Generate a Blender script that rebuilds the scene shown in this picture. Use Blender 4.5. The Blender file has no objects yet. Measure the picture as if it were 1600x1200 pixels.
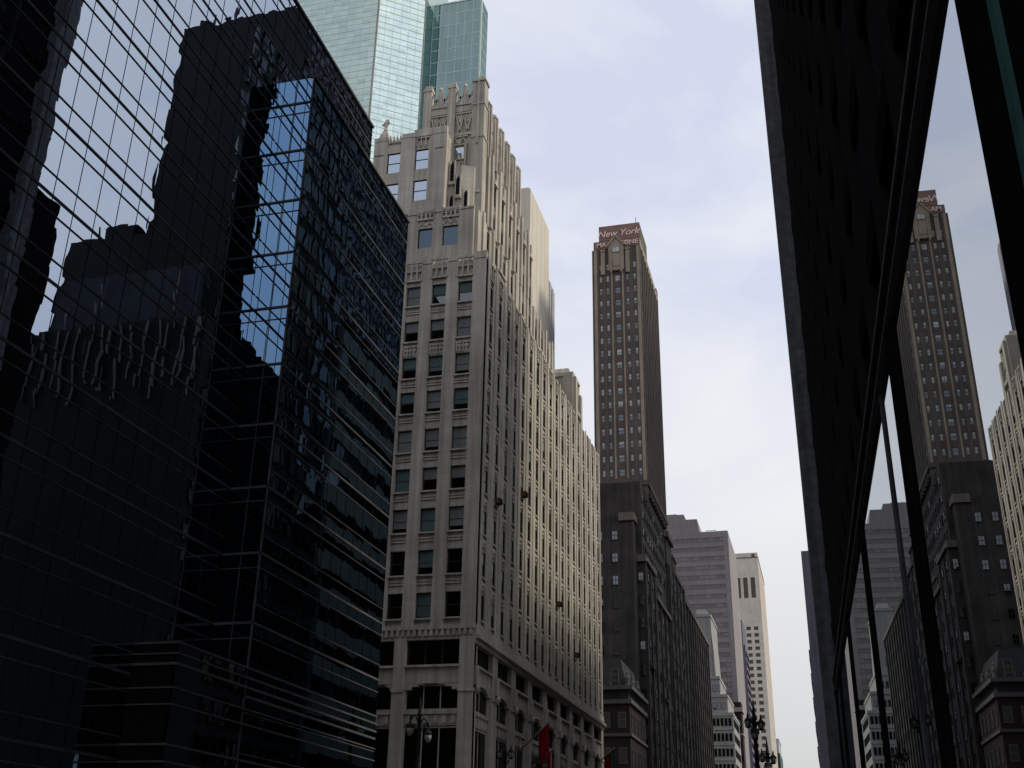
import bpy, math, random
from mathutils import Matrix, Vector
random.seed(7)
PI = math.pi
scene = bpy.context.scene
col = scene.collection

# ------------------------------------------------------------------ camera
YAW, PITCH, ROLL = -0.26997679, 0.4224565, -0.01945043
def cam_axes():
    f = Vector((math.sin(YAW)*math.cos(PITCH), math.cos(YAW)*math.cos(PITCH), math.sin(PITCH)))
    r = Vector((math.cos(YAW), -math.sin(YAW), 0))
    d = -r.cross(f)
    r2 = r*math.cos(ROLL) + d*math.sin(ROLL)
    d2 = -r*math.sin(ROLL) + d*math.cos(ROLL)
    return r2, d2, f
CR, CD, CF = cam_axes()
CAM = Vector((0, 0, 1.65))
cd = bpy.data.cameras.new('camera')
cam = bpy.data.objects.new('camera', cd)
col.objects.link(cam)
cd.lens = 1743.55/1600*36
cd.sensor_width = 36
cd.clip_start = 0.1
cd.clip_end = 6000
m = Matrix((( CR.x, -CD.x, -CF.x, CAM.x), (CR.y, -CD.y, -CF.y, CAM.y), (CR.z, -CD.z, -CF.z, CAM.z), (0, 0, 0, 1)))
cam.matrix_world = m
scene.camera = cam

# ------------------------------------------------------------------ light
SUN_EL, SUN_AZ = math.radians(50), math.radians(13)     # azimuth measured from +x (east) towards +y
sd = bpy.data.lights.new('sun', 'SUN')
sd.energy = 3.3
sd.angle = math.radians(9)
sd.color = (1.0, 0.91, 0.74)
sun = bpy.data.objects.new('sun', sd)
col.objects.link(sun)
sdir = Vector((math.cos(SUN_EL)*math.cos(SUN_AZ), math.cos(SUN_EL)*math.sin(SUN_AZ), math.sin(SUN_EL)))
sun.rotation_euler = sdir.to_track_quat('Z', 'Y').to_euler()

world = bpy.data.worlds.new('World')
scene.world = world
world.use_nodes = True
nt = world.node_tree
for n in list(nt.nodes): nt.nodes.remove(n)
N = nt.nodes.new
out = N('ShaderNodeOutputWorld'); bg = N('ShaderNodeBackground')
sky = N('ShaderNodeTexSky'); sky.sky_type = 'NISHITA'; sky.sun_disc = False
sky.sun_elevation = SUN_EL; sky.sun_rotation = PI/2 - SUN_AZ
sky.dust_density = 3
tc = N('ShaderNodeTexCoord')
mp = N('ShaderNodeMapping'); mp.inputs['Scale'].default_value = (1, 1, 1.7)
nz = N('ShaderNodeTexNoise'); nz.inputs['Scale'].default_value = 4.2; nz.inputs['Detail'].default_value = 6; nz.inputs['Roughness'].default_value = 0.52; nz.inputs['Distortion'].default_value = 0.4
rp = N('ShaderNodeValToRGB')
rp.color_ramp.elements[0].position = 0.38; rp.color_ramp.elements[0].color = (7.15, 7.6, 9.35, 1)
rp.color_ramp.elements[1].position = 0.60; rp.color_ramp.elements[1].color = (9.3, 9.45, 9.9, 1)
sep = N('ShaderNodeSeparateXYZ')
hr = N('ShaderNodeValToRGB')
hr.color_ramp.elements[0].position = 0.0; hr.color_ramp.elements[0].color = (6.1, 6.1, 6.1, 1)
hr.color_ramp.elements[1].position = 0.30; hr.color_ramp.elements[1].color = (9.5, 9.4, 9.5, 1)
hm = N('ShaderNodeMapRange'); hm.inputs['From Min'].default_value = 0.22; hm.inputs['From Max'].default_value = 0.50
mx = N('ShaderNodeMix'); mx.data_type = 'RGBA'
mx2 = N('ShaderNodeMix'); mx2.data_type = 'RGBA'; mx2.inputs[0].default_value = 0.88
L = nt.links.new
L(tc.outputs['Generated'], mp.inputs['Vector']); L(mp.outputs['Vector'], nz.inputs['Vector']); L(nz.outputs['Fac'], rp.inputs['Fac'])
L(tc.outputs['Generated'], sep.inputs[0]); L(sep.outputs['Z'], hr.inputs['Fac']); L(sep.outputs['Z'], hm.inputs['Value'])
L(hm.outputs['Result'], mx.inputs[0]); L(hr.outputs['Color'], mx.inputs[6]); L(rp.outputs['Color'], mx.inputs[7])
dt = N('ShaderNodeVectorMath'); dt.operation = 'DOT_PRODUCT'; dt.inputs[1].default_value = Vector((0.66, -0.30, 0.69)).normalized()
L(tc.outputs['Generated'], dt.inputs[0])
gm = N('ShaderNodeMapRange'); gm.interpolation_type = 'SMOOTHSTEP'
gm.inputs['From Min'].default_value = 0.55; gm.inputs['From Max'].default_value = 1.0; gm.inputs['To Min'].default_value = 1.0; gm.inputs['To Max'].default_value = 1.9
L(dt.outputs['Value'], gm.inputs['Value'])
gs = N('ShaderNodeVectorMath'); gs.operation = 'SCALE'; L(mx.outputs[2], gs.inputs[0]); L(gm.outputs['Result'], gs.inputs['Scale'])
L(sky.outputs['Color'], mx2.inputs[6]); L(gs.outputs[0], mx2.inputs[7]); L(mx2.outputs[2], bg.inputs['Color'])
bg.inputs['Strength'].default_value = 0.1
L(bg.outputs[0], out.inputs[0])

scene.view_settings.view_transform = 'Standard'
scene.view_settings.look = 'None'
scene.view_settings.exposure = 0.0
scene.view_settings.gamma = 1.0
scene.cycles.max_bounces = 8
scene.cycles.glossy_bounces = 5

# ------------------------------------------------------------------ materials
M = {}
def new_mat(name):
    m = bpy.data.materials.new(name); m.use_nodes = True
    nt = m.node_tree
    for n in list(nt.nodes): nt.nodes.remove(n)
    return m, nt
def stone(name, base, rough=0.85, var=0.18, scale=0.35, streak=0.15, course=0.0, bump=0.25, spec=0.25):
    """weathered masonry: broad blotches, fine grain, rain streaks that run down, faint block courses"""
    m, nt = new_mat(name); N = nt.nodes.new; L = nt.links.new
    o = N('ShaderNodeOutputMaterial'); b = N('ShaderNodeBsdfPrincipled')
    g = N('ShaderNodeNewGeometry')
    n1 = N('ShaderNodeTexNoise'); n1.inputs['Scale'].default_value = scale; n1.inputs['Detail'].default_value = 6
    n2 = N('ShaderNodeTexNoise'); n2.inputs['Scale'].default_value = 1.0; n2.inputs['Detail'].default_value = 4
    mp = N('ShaderNodeMapping'); mp.inputs['Scale'].default_value = (2.6, 2.6, 0.10)
    n3 = N('ShaderNodeTexNoise'); n3.inputs['Scale'].default_value = 9.0; n3.inputs['Detail'].default_value = 3
    L(g.outputs['Position'], n1.inputs['Vector']); L(g.outputs['Position'], mp.inputs['Vector'])
    L(mp.outputs['Vector'], n2.inputs['Vector']); L(g.outputs['Position'], n3.inputs['Vector'])
    def mr(src, lo, hi):
        r = N('ShaderNodeMapRange'); r.inputs['From Min'].default_value = 0.3; r.inputs['From Max'].default_value = 0.7
        r.inputs['To Min'].default_value = lo; r.inputs['To Max'].default_value = hi; L(src, r.inputs['Value']); return r.outputs['Result']
    def mul(a, bb):
        x = N('ShaderNodeMath'); x.operation = 'MULTIPLY'; L(a, x.inputs[0]); L(bb, x.inputs[1]); return x.outputs[0]
    v = mul(mr(n1.outputs['Fac'], 1-var, 1+var*0.6), mr(n2.outputs['Fac'], 1-streak, 1+streak*0.5))
    v = mul(v, mr(n3.outputs['Fac'], 0.94, 1.05))
    if course:
        s = N('ShaderNodeSeparateXYZ'); L(g.outputs['Position'], s.inputs[0])
        d = N('ShaderNodeMath'); d.operation = 'DIVIDE'; d.inputs[1].default_value = course; L(s.outputs['Z'], d.inputs[0])
        f = N('ShaderNodeMath'); f.operation = 'FRACT'; L(d.outputs[0], f.inputs[0])
        c = N('ShaderNodeMath'); c.operation = 'GREATER_THAN'; c.inputs[1].default_value = 0.08; L(f.outputs[0], c.inputs[0])
        r = N('ShaderNodeMapRange'); r.inputs['To Min'].default_value = 0.93; L(c.outputs[0], r.inputs['Value'])
        fl = N('ShaderNodeMath'); fl.operation = 'FLOOR'; L(d.outputs[0], fl.inputs[0])
        wn = N('ShaderNodeTexWhiteNoise'); wn.noise_dimensions = '1D'; L(fl.outputs[0], wn.inputs['W'])
        r2 = N('ShaderNodeMapRange'); r2.inputs['To Min'].default_value = 0.95; r2.inputs['To Max'].default_value = 1.04; L(wn.outputs['Value'], r2.inputs['Value'])
        v = mul(mul(v, r.outputs['Result']), r2.outputs['Result'])
    rgb = N('ShaderNodeRGB'); rgb.outputs[0].default_value = (*base, 1)
    vm = N('ShaderNodeVectorMath'); vm.operation = 'SCALE'; L(rgb.outputs[0], vm.inputs[0]); L(v, vm.inputs['Scale'])
    L(vm.outputs[0], b.inputs['Base Color'])
    b.inputs['Roughness'].default_value = rough; b.inputs['Specular IOR Level'].default_value = spec
    if bump:
        bp = N('ShaderNodeBump'); bp.inputs['Strength'].default_value = bump; bp.inputs['Distance'].default_value = 0.03
        L(n3.outputs['Fac'], bp.inputs['Height']); L(bp.outputs[0], b.inputs['Normal'])
    L(b.outputs[0], o.inputs[0]); M[name] = m; return m
def glass(name, refl, body=(0.01, 0.012, 0.015), mix=0.95, wave=0.0, pane=None, tilt=0.0, wscale=0.6, rough=0.0, vary=0.0):
    """coated window glass: tinted mirror over a dark body; every pane slightly tilted and bowed"""
    m, nt = new_mat(name); N = nt.nodes.new; L = nt.links.new
    o = N('ShaderNodeOutputMaterial'); gl = N('ShaderNodeBsdfGlossy'); df = N('ShaderNodeBsdfDiffuse'); mx = N('ShaderNodeMixShader')
    gl.inputs['Color'].default_value = (*refl, 1); gl.inputs['Roughness'].default_value = rough
    df.inputs['Color'].default_value = (*body, 1); mx.inputs[0].default_value = mix
    g = N('ShaderNodeNewGeometry')
    cell = None
    if pane:
        s = N('ShaderNodeVectorMath'); s.operation = 'DIVIDE'; L(g.outputs['Position'], s.inputs[0]); s.inputs[1].default_value = pane
        f = N('ShaderNodeVectorMath'); f.operation = 'FLOOR'; L(s.outputs[0], f.inputs[0]); cell = f.outputs[0]
    if wave or tilt:
        acc = g.outputs['Normal']
        if tilt and cell is not None:
            w = N('ShaderNodeTexWhiteNoise'); L(cell, w.inputs['Vector'])
            su = N('ShaderNodeVectorMath'); su.operation = 'SUBTRACT'; L(w.outputs['Color'], su.inputs[0]); su.inputs[1].default_value = (.5, .5, .5)
            sc = N('ShaderNodeVectorMath'); sc.operation = 'SCALE'; L(su.outputs[0], sc.inputs[0]); sc.inputs['Scale'].default_value = tilt
            ad = N('ShaderNodeVectorMath'); L(acc, ad.inputs[0]); L(sc.outputs[0], ad.inputs[1]); acc = ad.outputs[0]
        if wave:
            n = N('ShaderNodeTexNoise'); n.inputs['Scale'].default_value = wscale; n.inputs['Detail'].default_value = 1.5
            if cell is not None:
                k = N('ShaderNodeVectorMath'); k.operation = 'SCALE'; k.inputs['Scale'].default_value = 7.31; L(cell, k.inputs[0])
                kk = N('ShaderNodeVectorMath'); L(g.outputs['Position'], kk.inputs[0]); L(k.outputs[0], kk.inputs[1]); L(kk.outputs[0], n.inputs['Vector'])
            else: L(g.outputs['Position'], n.inputs['Vector'])
            su = N('ShaderNodeVectorMath'); su.operation = 'SUBTRACT'; L(n.outputs['Color'], su.inputs[0]); su.inputs[1].default_value = (.5, .5, .5)
            sc = N('ShaderNodeVectorMath'); sc.operation = 'SCALE'; L(su.outputs[0], sc.inputs[0]); sc.inputs['Scale'].default_value = wave
            ad = N('ShaderNodeVectorMath'); L(acc, ad.inputs[0]); L(sc.outputs[0], ad.inputs[1]); acc = ad.outputs[0]
        no = N('ShaderNodeVectorMath'); no.operation = 'NORMALIZE'; L(acc, no.inputs[0]); L(no.outputs[0], gl.inputs['Normal'])
    if vary and cell is not None:
        w = N('ShaderNodeTexWhiteNoise'); L(cell, w.inputs['Vector'])
        r = N('ShaderNodeMapRange'); r.inputs['To Min'].default_value = 1-vary; L(w.outputs['Value'], r.inputs['Value'])
        vm = N('ShaderNodeVectorMath'); vm.operation = 'SCALE'; vm.inputs[0].default_value = refl; L(r.outputs['Result'], vm.inputs['Scale'])
        L(vm.outputs[0], gl.inputs['Color'])
    L(df.outputs[0], mx.inputs[1]); L(gl.outputs[0], mx.inputs[2]); L(mx.outputs[0], o.inputs[0]); M[name] = m; return m
def matte(name, base, var=0.15, scale=3.0):
    m, nt = new_mat(name); N = nt.nodes.new; L = nt.links.new
    o = N('ShaderNodeOutputMaterial'); b = N('ShaderNodeBsdfDiffuse'); g = N('ShaderNodeNewGeometry')
    n = N('ShaderNodeTexNoise'); n.inputs['Scale'].default_value = scale; n.inputs['Detail'].default_value = 4; L(g.outputs['Position'], n.inputs['Vector'])
    r = N('ShaderNodeMapRange'); r.inputs['From Min'].default_value = .3; r.inputs['From Max'].default_value = .7
    r.inputs['To Min'].default_value = 1-var; r.inputs['To Max'].default_value = 1+var; L(n.outputs['Fac'], r.inputs['Value'])
    v = N('ShaderNodeVectorMath'); v.operation = 'SCALE'; v.inputs[0].default_value = base; L(r.outputs['Result'], v.inputs['Scale'])
    L(v.outputs[0], b.inputs['Color']); L(b.outputs[0], o.inputs[0]); M[name] = m; return m

stone('limestone', (0.42, 0.388, 0.33), course=0.53, var=0.24, streak=0.32, scale=0.22)
stone('limestone_trim', (0.43, 0.398, 0.342), var=0.22, streak=0.34)
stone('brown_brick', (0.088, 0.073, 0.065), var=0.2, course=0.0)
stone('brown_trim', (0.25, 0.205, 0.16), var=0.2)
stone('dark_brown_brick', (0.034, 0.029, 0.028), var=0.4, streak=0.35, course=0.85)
stone('brown_cornice', (0.11, 0.09, 0.074), var=0.25)
stone('dark_stone_trim', (0.085, 0.083, 0.08), var=0.25)  # one even dark tone for brick house trim and window frames
stone('tan_slab', (0.50, 0.46, 0.39), var=0.06, streak=0.08)
stone('grey_slab', (0.36, 0.36, 0.40), var=0.08)
stone('mauve_concrete', (0.225, 0.206, 0.205), var=0.10, scale=0.12, course=1.85)
stone('pink_granite', (0.54, 0.49, 0.42), var=0.08, course=1.4)
stone('pale_brick', (0.25, 0.245, 0.24), var=0.15)
stone('red_brick', (0.024, 0.012, 0.012), var=0.25)
stone('white_stone', (0.27, 0.265, 0.255), var=0.15)
stone('slate_roof', (0.028, 0.028, 0.031), var=0.3)
stone('blue_panel', (0.11, 0.105, 0.14), var=0.1)
stone('slate_panel', (0.042, 0.048, 0.06), var=0.25)
stone('green_panel', (0.06, 0.10, 0.09), var=0.2)
stone('grey_granite', (0.12, 0.12, 0.128), var=0.35, scale=2.4, streak=0.4, course=1.25)
stone('sign_board', (0.20, 0.125, 0.11), var=0.2)
stone('asphalt', (0.05, 0.05, 0.05), var=0.25, scale=1.2)
stone('concrete_pavement', (0.22, 0.21, 0.20), var=0.2, scale=0.8)
stone('banded_panel', (0.13, 0.13, 0.128), var=0.12)
stone('dark_tower_panel', (0.012, 0.0115, 0.013), var=0.25)
stone('light_rib', (0.20, 0.195, 0.18), var=0.1)
stone('teal_blind', (0.085, 0.135, 0.138), var=0.1, bump=0)
stone('grey_blind', (0.17, 0.185, 0.18), var=0.1, bump=0)
stone('pale_blind', (0.42, 0.435, 0.43), var=0.3, scale=1.5, bump=0)
matte('black_stone', (0.009, 0.009, 0.009))
matte('mauve_glass', (0.172, 0.156, 0.157))
matte('granite_void', (0.11, 0.095, 0.085))
matte('rib_stone', (0.018, 0.018, 0.018), var=0.12)
matte('black_metal', (0.012, 0.012, 0.014))
matte('dark_metal', (0.085, 0.085, 0.088))
matte('mullion_metal', (0.075, 0.076, 0.08), var=0.3, scale=0.8)
matte('window_frame_dark', (0.045, 0.045, 0.042))
matte('lamp_iron', (0.02, 0.02, 0.02))
matte('lamp_glass', (0.22, 0.22, 0.21))
matte('flag_red', (0.20, 0.012, 0.015), var=0.3)
matte('flag_white', (0.45, 0.43, 0.42))
matte('flag_green', (0.02, 0.10, 0.06))
matte('letter_white', (0.60, 0.47, 0.43), var=0.1)
matte('ac_brown', (0.10, 0.055, 0.045))
matte('red_light', (0.3, 0.06, 0.07))
matte('white_mark', (0.6, 0.6, 0.58))
matte('green_edge', (0.05, 0.12, 0.11))
glass('curtain_glass', (0.39, 0.455, 0.55), mix=0.99, pane=(50, 1.11, 1.41), tilt=0.004, wave=0.012, wscale=0.7)
glass('bay_glass', (0.20, 0.31, 0.40), mix=0.99, pane=(50, 1.11, 1.41), tilt=0.005, wave=0.009, wscale=0.8)
glass('shop_glass', (0.55, 0.58, 0.60), mix=0.99)
matte('upper_pane', (0.02, 0.02, 0.021))
glass('blue_glass', (0.09, 0.12, 0.145), body=(0.02, 0.03, 0.035), mix=0.9, pane=(1.2, 1.2, 1.5), tilt=0.02)
glass('window_glass', (0.50, 0.56, 0.60), body=(0.012, 0.013, 0.014), mix=0.9, pane=(1.2, 1.2, 1.5), tilt=0.02)
glass('dim_glass', (0.13, 0.14, 0.15), body=(0.01, 0.01, 0.01), mix=0.9, pane=(1.2, 1.2, 1.5), tilt=0.02)
glass('green_glass', (0.62, 0.71, 0.645), body=(0.38, 0.51, 0.44), mix=0.62, pane=(1.6, 1.6, 1.4), tilt=0.03, wave=0.01, vary=0.22)
glass('teal_glass', (0.26, 0.35, 0.335), body=(0.04, 0.10, 0.09), mix=0.82, pane=(1.6, 1.6, 2.9), tilt=0.006, wave=0.006, vary=0.12)
glass('tower_glass', (0.10, 0.105, 0.12), body=(0.01, 0.01, 0.012), mix=0.9, pane=(1.5, 1.5, 2.8), tilt=0.05, vary=0.5)

# ------------------------------------------------------------------ mesh helpers
class MB:
    def __init__(self): self.v = []; self.f = []
    def box(self, x0, x1, y0, y1, z0, z1, tx=0.0, ty=0.0):
        """box; tx, ty pull the top in on each side"""
        if x0 > x1: x0, x1 = x1, x0
        if y0 > y1: y0, y1 = y1, y0
        if z0 > z1: z0, z1 = z1, z0
        n = len(self.v)
        self.v += [(x0, y0, z0), (x1, y0, z0), (x1, y1, z0), (x0, y1, z0),
                   (x0+tx, y0+ty, z1), (x1-tx, y0+ty, z1), (x1-tx, y1-ty, z1), (x0+tx, y1-ty, z1)]
        self.f += [(n, n+3, n+2, n+1), (n+4, n+5, n+6, n+7), (n, n+1, n+5, n+4), (n+1, n+2, n+6, n+5), (n+2, n+3, n+7, n+6), (n+3, n, n+4, n+7)]
        return self
    def prism(self, poly, z0, z1):
        """vertical prism over a counter-clockwise xy outline"""
        n = len(self.v); k = len(poly)
        self.v += [(x, y, z0) for x, y in poly] + [(x, y, z1) for x, y in poly]
        self.f += [tuple(n+i for i in reversed(range(k))), tuple(n+k+i for i in range(k))]
        self.f += [(n+i, n+(i+1) % k, n+k+(i+1) % k, n+k+i) for i in range(k)]
        return self
    def prof(self, pts, a, b, axis='y'):
        """outline in the plane across `axis`, extruded from a to b. axis y: pts are (x,z); axis x: pts are (y,z)"""
        n = len(self.v); k = len(pts)
        for c in (a, b):
            for p, q in pts: self.v.append((p, c, q) if axis == 'y' else (c, p, q))
        self.f += [tuple(n+i for i in range(k)), tuple(n+k+i for i in reversed(range(k)))]
        self.f += [(n+(i+1) % k, n+i, n+k+i, n+k+(i+1) % k) for i in range(k)]
        return self
    def bar(self, p, q, w, d=None):
        """square bar between two points"""
        p, q = Vector(p), Vector(q); a = (q-p).normalized(); d = d or w
        up = Vector((0, 0, 1)) if abs(a.z) < 0.95 else Vector((0, 1, 0))
        s = a.cross(up).normalized()*(w/2); t = s.cross(a).normalized()*(d/2)
        n = len(self.v)
        for c in (p, q): self.v += [tuple(c-s-t), tuple(c+s-t), tuple(c+s+t), tuple(c-s+t)]
        self.f += [(n+3, n+2, n+1, n), (n+4, n+5, n+6, n+7)] + [(n+i, n+(i+1) % 4, n+4+(i+1) % 4, n+4+i) for i in range(4)]
        return self
    def tube(self, pts, radii, seg=10):
        """round tube through points"""
        rings = []
        for i, p in enumerate(pts):
            p = Vector(p); a = Vector(pts[min(i+1, len(pts)-1)]) - Vector(pts[max(i-1, 0)]); a.normalize()
            up = Vector((0, 0, 1)) if abs(a.z) < 0.95 else Vector((0, 1, 0))
            s = a.cross(up).normalized(); t = s.cross(a).normalized()
            r = radii[i] if isinstance(radii, (list, tuple)) else radii
            n = len(self.v)
            for k in range(seg):
                th = 2*PI*k/seg; self.v.append(tuple(p + s*(r*math.cos(th)) + t*(r*math.sin(th))))
            rings.append(n)
        for a, b in zip(rings, rings[1:]):
            for k in range(seg): self.f.append((a+k, a+(k+1) % seg, b+(k+1) % seg, b+k))
        self.f.append(tuple(rings[0]+k for k in reversed(range(seg)))); self.f.append(tuple(rings[-1]+k for k in range(seg)))
        return self
    def lathe(self, c, prof, seg=12):
        """profile of (radius, z) round a vertical axis at c"""
        return self.tube([(c[0], c[1], c[2]+z) for r, z in prof], [max(r, 0.003) for r, z in prof], seg)
    def build(self, name, material, parent=None, base=(0, 0, 0), label=None, kind=None, smooth=False):
        me = bpy.data.meshes.new(name)
        me.from_pydata([(x-base[0], y-base[1], z-base[2]) for x, y, z in self.v], [], self.f)
        me.materials.append(M[material]); me.update()
        if smooth:
            for p in me.polygons: p.use_smooth = True
        o = bpy.data.objects.new(name, me); col.objects.link(o)
        if parent: o.parent = parent
        if label: o['label'] = label
        if kind: o['kind'] = kind
        return o
class Thing:
    def __init__(self, name, label, cat, base, group=None, rz=0):
        self.base = base
        o = bpy.data.objects.new(name, None); col.objects.link(o)
        o.location = base; o.rotation_euler.z = rz; o.empty_display_size = 0.5
        o['label'] = label; o['category'] = cat
        if group: o['group'] = group
        self.o = o
    def part(self, name, mb, mat, label=None, kind=None, smooth=False):
        return mb.build(name, mat, self.o, self.base, label, kind, smooth)
class Face:
    """a wall seen square on: u runs along it, d outwards, z up. ang 0: faces south (u = +x); 90: faces east (u = +y); -90: faces west (u = -y)"""
    def __init__(self, x, y, ang): self.x, self.y, self.ang = x, y, ang
    def pt(self, u, d, z):
        if self.ang == 0: return (self.x+u, self.y-d, z)
        if self.ang == 90: return (self.x+d, self.y+u, z)
        if self.ang == -90: return (self.x-d, self.y-u, z)
    def box(self, mb, u0, u1, d0, d1, z0, z1):
        a = self.pt(u0, d0, z0); b = self.pt(u1, d1, z1)
        mb.box(a[0], b[0], a[1], b[1], z0, z1)

def screen_size(p, w, h, ang):
    v = Vector(p) - CAM; dist = v.length
    n = {0: Vector((0, -1, 0)), 90: Vector((1, 0, 0)), -90: Vector((-1, 0, 0))}[ang]
    c = max(0.0, -n.dot(v)/dist)
    zc = v.dot(CF); vis = 1.0
    if zc > 0.1:
        px = v.dot(CR)/zc*1743.55 + 800; py = v.dot(CD)/zc*1743.55 + 600
        if not (-20 < px < 1620 and -20 < py < 1220): vis = 0.0
    else: vis = 0.0
    return w*h*c/dist**2*vis

WMESH = {}
def window_mesh(w, h, style):
    """style: (frame material, rail, glass material, blind material or None, blind share, frame width, mullions)"""
    key = (round(w, 3), round(h, 3), style)
    if key in WMESH: return WMESH[key]
    fm, rail, gm, bm, share, fw, nm = style
    f = MB(); t = 0.09
    f.box(0, fw, 0, t, 0, h); f.box(w-fw, w, 0, t, 0, h); f.box(fw, w-fw, 0, t, h-fw, h); f.box(fw, w-fw, 0, t, 0, fw)
    if rail: f.box(fw, w-fw, 0.01, t-0.01, h*0.5-fw*0.4, h*0.5+fw*0.4)
    for i in range(nm):
        c = fw + (w-2*fw)*(i+1)/(nm+1); f.box(c-fw*0.35, c+fw*0.35, 0.012, t-0.012, fw, h-fw)
    g = MB().box(fw*0.6, w-fw*0.6, t*0.55, t*0.8, fw*0.6, h-fw*0.6)
    b = None
    if bm:
        b = MB().box(fw+0.01, w-fw-0.01, t*0.25, t*0.5, h-fw-(h-2*fw)*share, h-fw-0.005)
    WMESH[key] = (f, g, b)
    return WMESH[key]
SHARED = {}
def shared(key, mb, material):
    if key not in SHARED:
        me = bpy.data.meshes.new(key[0]); me.from_pydata(mb.v, [], mb.f); me.materials.append(M[material]); me.update(); SHARED[key] = me
    return SHARED[key]
def put(name, me, parent, loc, rz):
    o = bpy.data.objects.new(name, me); col.objects.link(o); o.parent = parent; o.location = loc; o.rotation_euler.z = rz; return o
def add_windows(T, specs, limit=100):
    """specs: (Face, u0, z0, w, h, d, style). The largest in the picture become parts of their own (> pane, blind); the rest one part"""
    rated = []
    for s in specs:
        F, u, z, w, h, d, st = s = (*s[:5], max(s[5], 0.10), s[6])
        rated.append((screen_size(F.pt(u+w/2, d, z+h/2), w, h, F.ang), s))
    rated.sort(key=lambda a: -a[0])
    rest = {}
    for i, (sc, (F, u, z, w, h, d, st)) in enumerate(rated):
        f, g, b = window_mesh(w, h, st)
        p = F.pt(u, d, z); rz = math.radians(F.ang)
        k = (round(w, 3), round(h, 3), st)
        if i < limit:
            o = put('window', shared(('window', k), f, st[0]), T.o, (p[0]-T.base[0], p[1]-T.base[1], p[2]-T.base[2]), rz)
            put('pane', shared(('pane', k), g, st[2]), o, (0, 0, 0), 0)
            if b: put('blind', shared(('blind', k), b, st[3]), o, (0, 0, 0), 0)
        else:
            c, s_ = math.cos(rz), math.sin(rz)
            for mb, mat in ((f, st[0]), (g, st[2])) + (((b, st[3]),) if b else ()):
                R = rest.setdefault(mat, MB()); n = len(R.v)
                R.v += [(p[0]+x*c-y*s_, p[1]+x*s_+y*c, p[2]+zz) for x, y, zz in mb.v]
                R.f += [tuple(n+q for q in ff) for ff in mb.f]
    if rest:
        mats = list(rest); tot = MB(); idx = []
        for mi, mt in enumerate(mats):
            n = len(tot.v); tot.v += rest[mt].v
            for ff in rest[mt].f: tot.f.append(tuple(n+q for q in ff)); idx.append(mi)
        o = T.part('window_rows', tot, mats[0], kind='stuff')
        for mt in mats[1:]: o.data.materials.append(M[mt])
        o.data.polygons.foreach_set('material_index', idx)

def grid_wall(mb, F, cols, rows, u0, u1, z0, z1, depth, sp_depth, rib=None):
    """piers between window columns and spandrels between window rows in front of a core face at d=0"""
    edges = [u0] + [e for c in cols for e in c] + [u1]
    for i in range(0, len(edges), 2):
        a, b = edges[i], edges[i+1]
        if b-a < 0.02: continue
        F.box(mb, a, b, 0, depth, z0, z1)
        if rib and b-a > rib[0]*1.6:
            c = (a+b)/2; F.box(mb, c-rib[0]/2, c+rib[0]/2, depth, depth+rib[1], z0, z1+rib[2])
    zz = [z0] + [e for r in sorted(rows) for e in r] + [z1]
    for ca, cb in cols:
        for i in range(0, len(zz), 2):
            if zz[i+1]-zz[i] > 0.02: F.box(mb, ca, cb, 0, sp_depth, zz[i], zz[i+1])

# ================================================================== SETTING
g = MB().box(-700, 700, -400, 2500, -0.6, -0.15).build('ground', 'asphalt'); g['kind'] = 'structure'
r = MB().box(-19.0, -2.2, -200, 1500, -0.15, 0.0).build('road', 'asphalt'); r['kind'] = 'structure'
p = MB()
for y0, y1 in ((-200, 53.6), (74.7, 122.5), (140.5, 330), (350, 700)): p.box(-23.0, -19.0, y0, y1, -0.15, 0.14)
p.build('pavement', 'concrete_pavement')['kind'] = 'structure'
p = MB()
for y0, y1 in ((-200, 52), (68, 128), (146, 330)): p.box(-2.2, 6.0, y0, y1, -0.15, 0.14)
p.build('pavement', 'concrete_pavement')['kind'] = 'structure'
p = MB()
for k in range(60):
    for x in (-7.8, -13.4): p.box(x-0.06, x+0.06, -40+9*k, -37+9*k, 0.0, 0.006)
p.build('lane_markings', 'white_mark')['kind'] = 'structure'

# ================================================================== LEFT: dark glass office block
T = Thing('glass_office_block', 'dark mirror glass office block with long thin mullion lines, filling the left of the photo', 'building', (-23, 50, 0))
ROOF, BAYTOP = 43.0, 37.6
c = MB(); c.box(-62, -23.12, -60, 50.5, 0, ROOF-0.05); c.box(-62, -37, -60, 50, ROOF-0.05, 61)  # last box: unseen back block, added to cut skylight on the gothic tower's south face
c.box(-23.1, -21.45, 39.65, 53.0, 0.1, BAYTOP-0.05); c.box(-23.1, -21.45, 34.6, 39.65, 0.1, 9.1); c.box(-60, -23.1, 50.5, 53.0, 0, BAYTOP-0.05)
c.box(-60, -21.45, 53.0, 53.1, 0.1, BAYTOP); c.box(-60, -23.12, 50.5, 50.62, 0.1, ROOF)
T.part('wall', c, 'black_stone')
gl = MB(); gl.box(-23.12, -23.0, -60, 50.62, 0.3, ROOF)
T.part('glass_wall', gl, 'curtain_glass')
gb = MB(); gb.box(-21.45, -21.3, 39.55, 53.1, 0.2, BAYTOP); gb.box(-23.0, -21.45, 39.55, 39.65, 9.2, BAYTOP)
T.part('bay_glass', gb, 'bay_glass', label='projecting glass bay at the far corner')
gp = MB(); gp.box(-21.45, -21.3, 34.5, 39.55, 0.2, 9.1); c2_ = MB().box(-23.0, -21.45, 34.5, 34.6, 0.2, 9.1); T.part('base_end_wall', c2_, 'black_stone')
T.part('base_glass', gp, 'curtain_glass')
mu = MB()
zs = [2.456 + 2.807*i for i in range(0, 15)]
def hline(mb, x, y0, y1, z, h, dpt): mb.box(x, x+dpt, y0, y1, z-h/2, z+h/2)
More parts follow.
